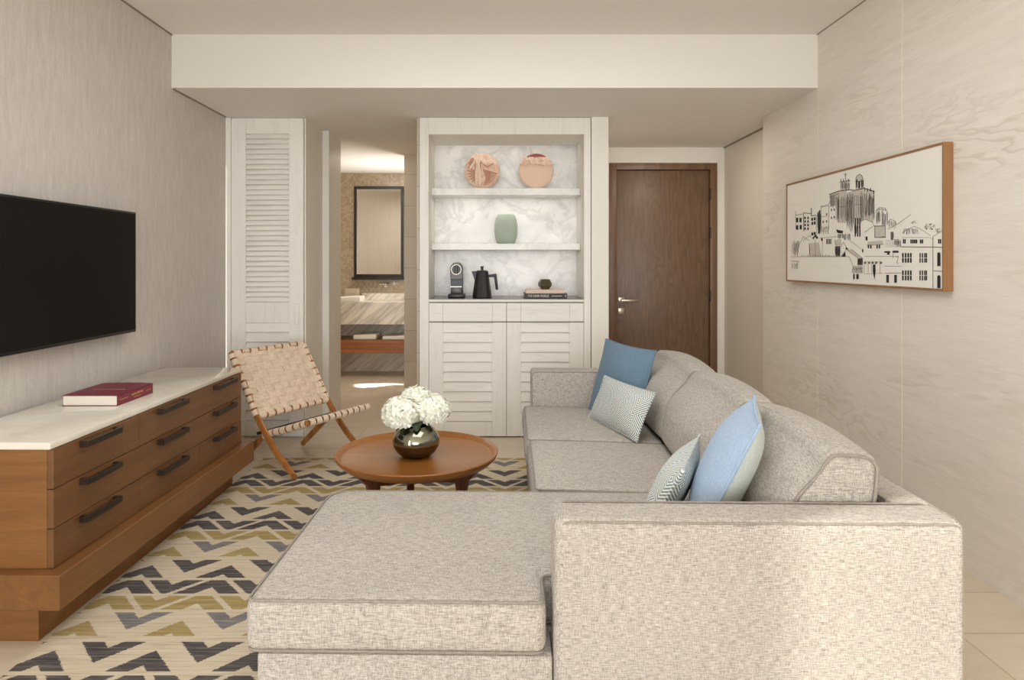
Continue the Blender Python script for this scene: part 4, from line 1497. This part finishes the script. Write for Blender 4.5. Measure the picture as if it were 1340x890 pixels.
    for (b, nm, m_) in ((wash, 'ink_wash', M['ink_wash']), (mid, 'grey_ink', M['ink_mid']), (ink, 'black_ink', M['ink'])):
        bmesh.ops.recalc_face_normals(b, faces=b.faces[:])
        mk(nm, b, m_, cv, world=True, flat=True)
picture()

# ------------------------------------------------------------------ bathroom
def bathroom():
    Y = 7.30
    r = thing('vanity', 'marble bathroom vanity with a wooden shelf seen through the doorway', 'vanity', (-1.2, 7.5, 0))
    mk('counter', box(B(), -2.3, .10, Y, 7.799, .58, .822, .003, 1), M['vanity_marble'], r, world=True)
    mk('splashback', box(B(), -1.56, .10, 7.70, 7.799, .822, .90, .003, 1), M['vanity_marble'], r, world=True)
    mk('shelf', box(B(), -2.3, .10, Y + .02, 7.76, .268, .410, .003, 1), M['shelf_wood'], r, world=True)
    mk('back_panel', box(B(), -2.3, .10, 7.76, 7.799, 0, .58), M['vanity_marble'], r, world=True)
    for xs in (-2.3, .05):
        mk('side_panel', box(B(), xs, xs + .05, Y + .02, 7.76, 0, .58), M['vanity_marble'], r, world=True)
    def towel(x0, x1, y, z, h, label, n):
        b = B()
        rbox(b, ((x0 + x1) / 2, y, z + h / 2), (x1 - x0, .26, h), h * .3, 4, lambda p, hh: Vector((p.x, p.y, p.z + .006 * math.sin(p.x * 9) * (p.z > 0))), 3)
        for k in range(1, n):
            box(b, x0 + .004, x1 - .004, y - .131, y - .128, z + h * k / n - .002, z + h * k / n, 0)
        tag(mk('folded_towel', b, M['towel']), label, 'towel', 'folded bath towels')
    towel(-1.585, -1.33, 7.46, .4105, .055, 'thick folded white towel on the left of the vanity shelf', 2)
    towel(-1.265, -.90, 7.46, .4105, .042, 'wide folded white towel on the right of the vanity shelf', 2)
    towel(-1.86, -1.50, 7.45, .8225, .055, 'folded white towel on top of the marble vanity counter', 2)
    b = B()
    box(b, -1.76, -1.60, 7.70, 7.795, .823, .955, .004, 1)
    box(b, -1.745, -1.615, 7.697, 7.70, .838, .94, .001, 1)
    tag(mk('tissue_box', b, M['bath_tile']), 'stone box against the mosaic wall behind the towel', 'box')
    # mirror
    r = thing('framed_mirror', 'tall dark framed mirror above the bathroom vanity', 'mirror', (-1.37, 7.79, 1.6))
    x0, x1, z0, z1, ym = -1.665, -1.09, 1.085, 2.135, 7.755
    b = B()
    w = .034
    box(b, x0, x0 + w, ym, 7.799, z0, z1, .003, 1)
    box(b, x1 - w, x1, ym, 7.799, z0, z1, .003, 1)
    box(b, x0 + w, x1 - w, ym, 7.799, z1 - w, z1, .003, 1)
    box(b, x0 + w, x1 - w, ym, 7.799, z0, z0 + w, .003, 1)
    mk('frame', b, M['mirror_frame'], r, world=True)
    mk('glass', box(B(), x0 + w, x1 - w, ym + .015, ym + .02, z0 + w, z1 - w), M['mirror'], r, world=True)
    mk('ledge', box(B(), x0 - .015, x1 + .015, ym - .05, 7.799, z0 - .03, z0, .003, 1), M['mirror_frame'], r, world=True)
    # wall tap
    r = thing('wall_tap', 'chrome wall-mounted tap below the bathroom mirror', 'tap', (-1.3, 7.79, 1.0))
    b = B()
    tube(b, [(-1.27, 7.799, 1.005), (-1.27, 7.60, 1.0), (-1.27, 7.585, .985)], .018, 12)
    tube(b, [(-1.37, 7.77, 1.005), (-1.27, 7.77, 1.005)], .014, 10)
    mk('spout', b, M['chrome'], r, world=True)
    b = B()
    tube(b, [(-1.195, 7.799, 1.005), (-1.195, 7.73, 1.005)], .024, 14)
    tube(b, [(-1.195, 7.735, 1.005), (-1.195, 7.72, 1.05)], .007, 8)
    mk('tap_handle', b, M['chrome'], r, world=True)
bathroom()

# ------------------------------------------------------------------ light
def area(name, loc, target, sx, sy, power, col=(1, 1, 1), spread=180):
    l = bpy.data.lights.new(name, 'AREA')
    l.shape = 'RECTANGLE'
    l.size, l.size_y = sx, sy
    l.energy = power
    l.color = col
    l.spread = math.radians(spread)
    o = bpy.data.objects.new(name, l)
    COL.objects.link(o)
    o.location = loc
    o.rotation_euler = (Vector(target) - Vector(loc)).to_track_quat('-Z', 'Y').to_euler()
    return o

def lights():
    # daylight through the window wall behind the camera and the balcony door beside it
    area('window_daylight', (.08, YB - .16, 1.3), (.08, 4, 1.3), 3.5, 2.4, DAY, (.90, .95, 1.0))
    area('balcony_daylight', (XL - .2, -.29, 1.2), (2, 1.4, 1.0), 1.2, 2.2, 34, (.92, .96, 1.0))
    # broad unseen fill added over the near half of the room to brighten tops
    area('ceiling_fill', (0, 2.3, ZC - .02), (0, 2.3, 0), 1.8, 2.0, 30, (.93, .965, 1.0))
    # low sun through the balcony door
    s = bpy.data.lights.new('sun', 'SUN')
    s.energy = 4.2
    s.angle = .02
    s.color = (1.0, .96, .89)
    o = bpy.data.objects.new('sun', s)
    COL.objects.link(o)
    d = Vector((.905, .424, -.45))
    o.rotation_euler = d.to_track_quat('-Z', 'Y').to_euler()
    # strip lamp under the upper marble shelf; the other two added to brighten their bays
    for (zz, pw) in ((2.166, .45), (1.752, .8), (1.345, .5)):
        area('shelf_lamp_fill', (.058, 5.06, zz), (.058, 5.16, zz - .4), 1.0, .012, pw, (1.0, .97, .92), 160)
    # bathroom: unseen overhead fill added, and the sun coming in at its own window
    area('bathroom_fill', (-1.3, 6.6, ZS - .01), (-1.3, 6.8, 0),   .5, .5, 13, (1.0, .93, .84))
    area('bathroom_window', (.34, 7.52, 1.5), (-1.6, 7.0, 1.0), .42, 1.1, 20, (1.0, .96, .88))
    area('bathroom_sun', (.52, 7.735, 1.72), (-1.02, 7.01, 0), .17, .62, 10, (1.0, .96, .88), 2)
    area('bathroom_sun_bounce', (-.62, 7.25, .95), (-1.35, 6.95, ZS), .25, .25, 5, (1.0, .96, .9), 75)  # added, stands in for sun bounced up onto the ceiling
    area('entrance_fill', (1.35, 5.2, ZS - .006), (1.35, 5.3, 0), .12, .12, 5, (1.0, .9, .75))  # unseen fill added to brighten the entrance
    w = bpy.data.worlds.new('sky')
    w.use_nodes = True
    w.node_tree.nodes['Background'].inputs[0].default_value = (1.0, .97, .92, 1)
    w.node_tree.nodes['Background'].inputs[1].default_value = 1.0
    S.world = w
DAY = 265
lights()

# ------------------------------------------------------------------ camera
cam = bpy.data.cameras.new('camera')
cam.sensor_width = 36
cam.lens = F / 1340 * 36
cam.shift_x = (670 - U0) / 1340
cam.shift_y = -(445 - V0) / 1340
cam.clip_start = .05
co = bpy.data.objects.new('camera', cam)
COL.objects.link(co)
co.location = (0, 0, EYE)
co.rotation_euler = (PI / 2, 0, 0)
S.camera = co

S.view_settings.view_transform = 'Standard'
S.view_settings.look = 'None'
S.view_settings.gamma = 1
S.view_settings.exposure = -.06
S.view_settings.use_curve_mapping = False
S.cycles.max_bounces = 12
S.cycles.diffuse_bounces = 6
S.cycles.sample_clamp_indirect = 6
S.cycles.use_denoising = True
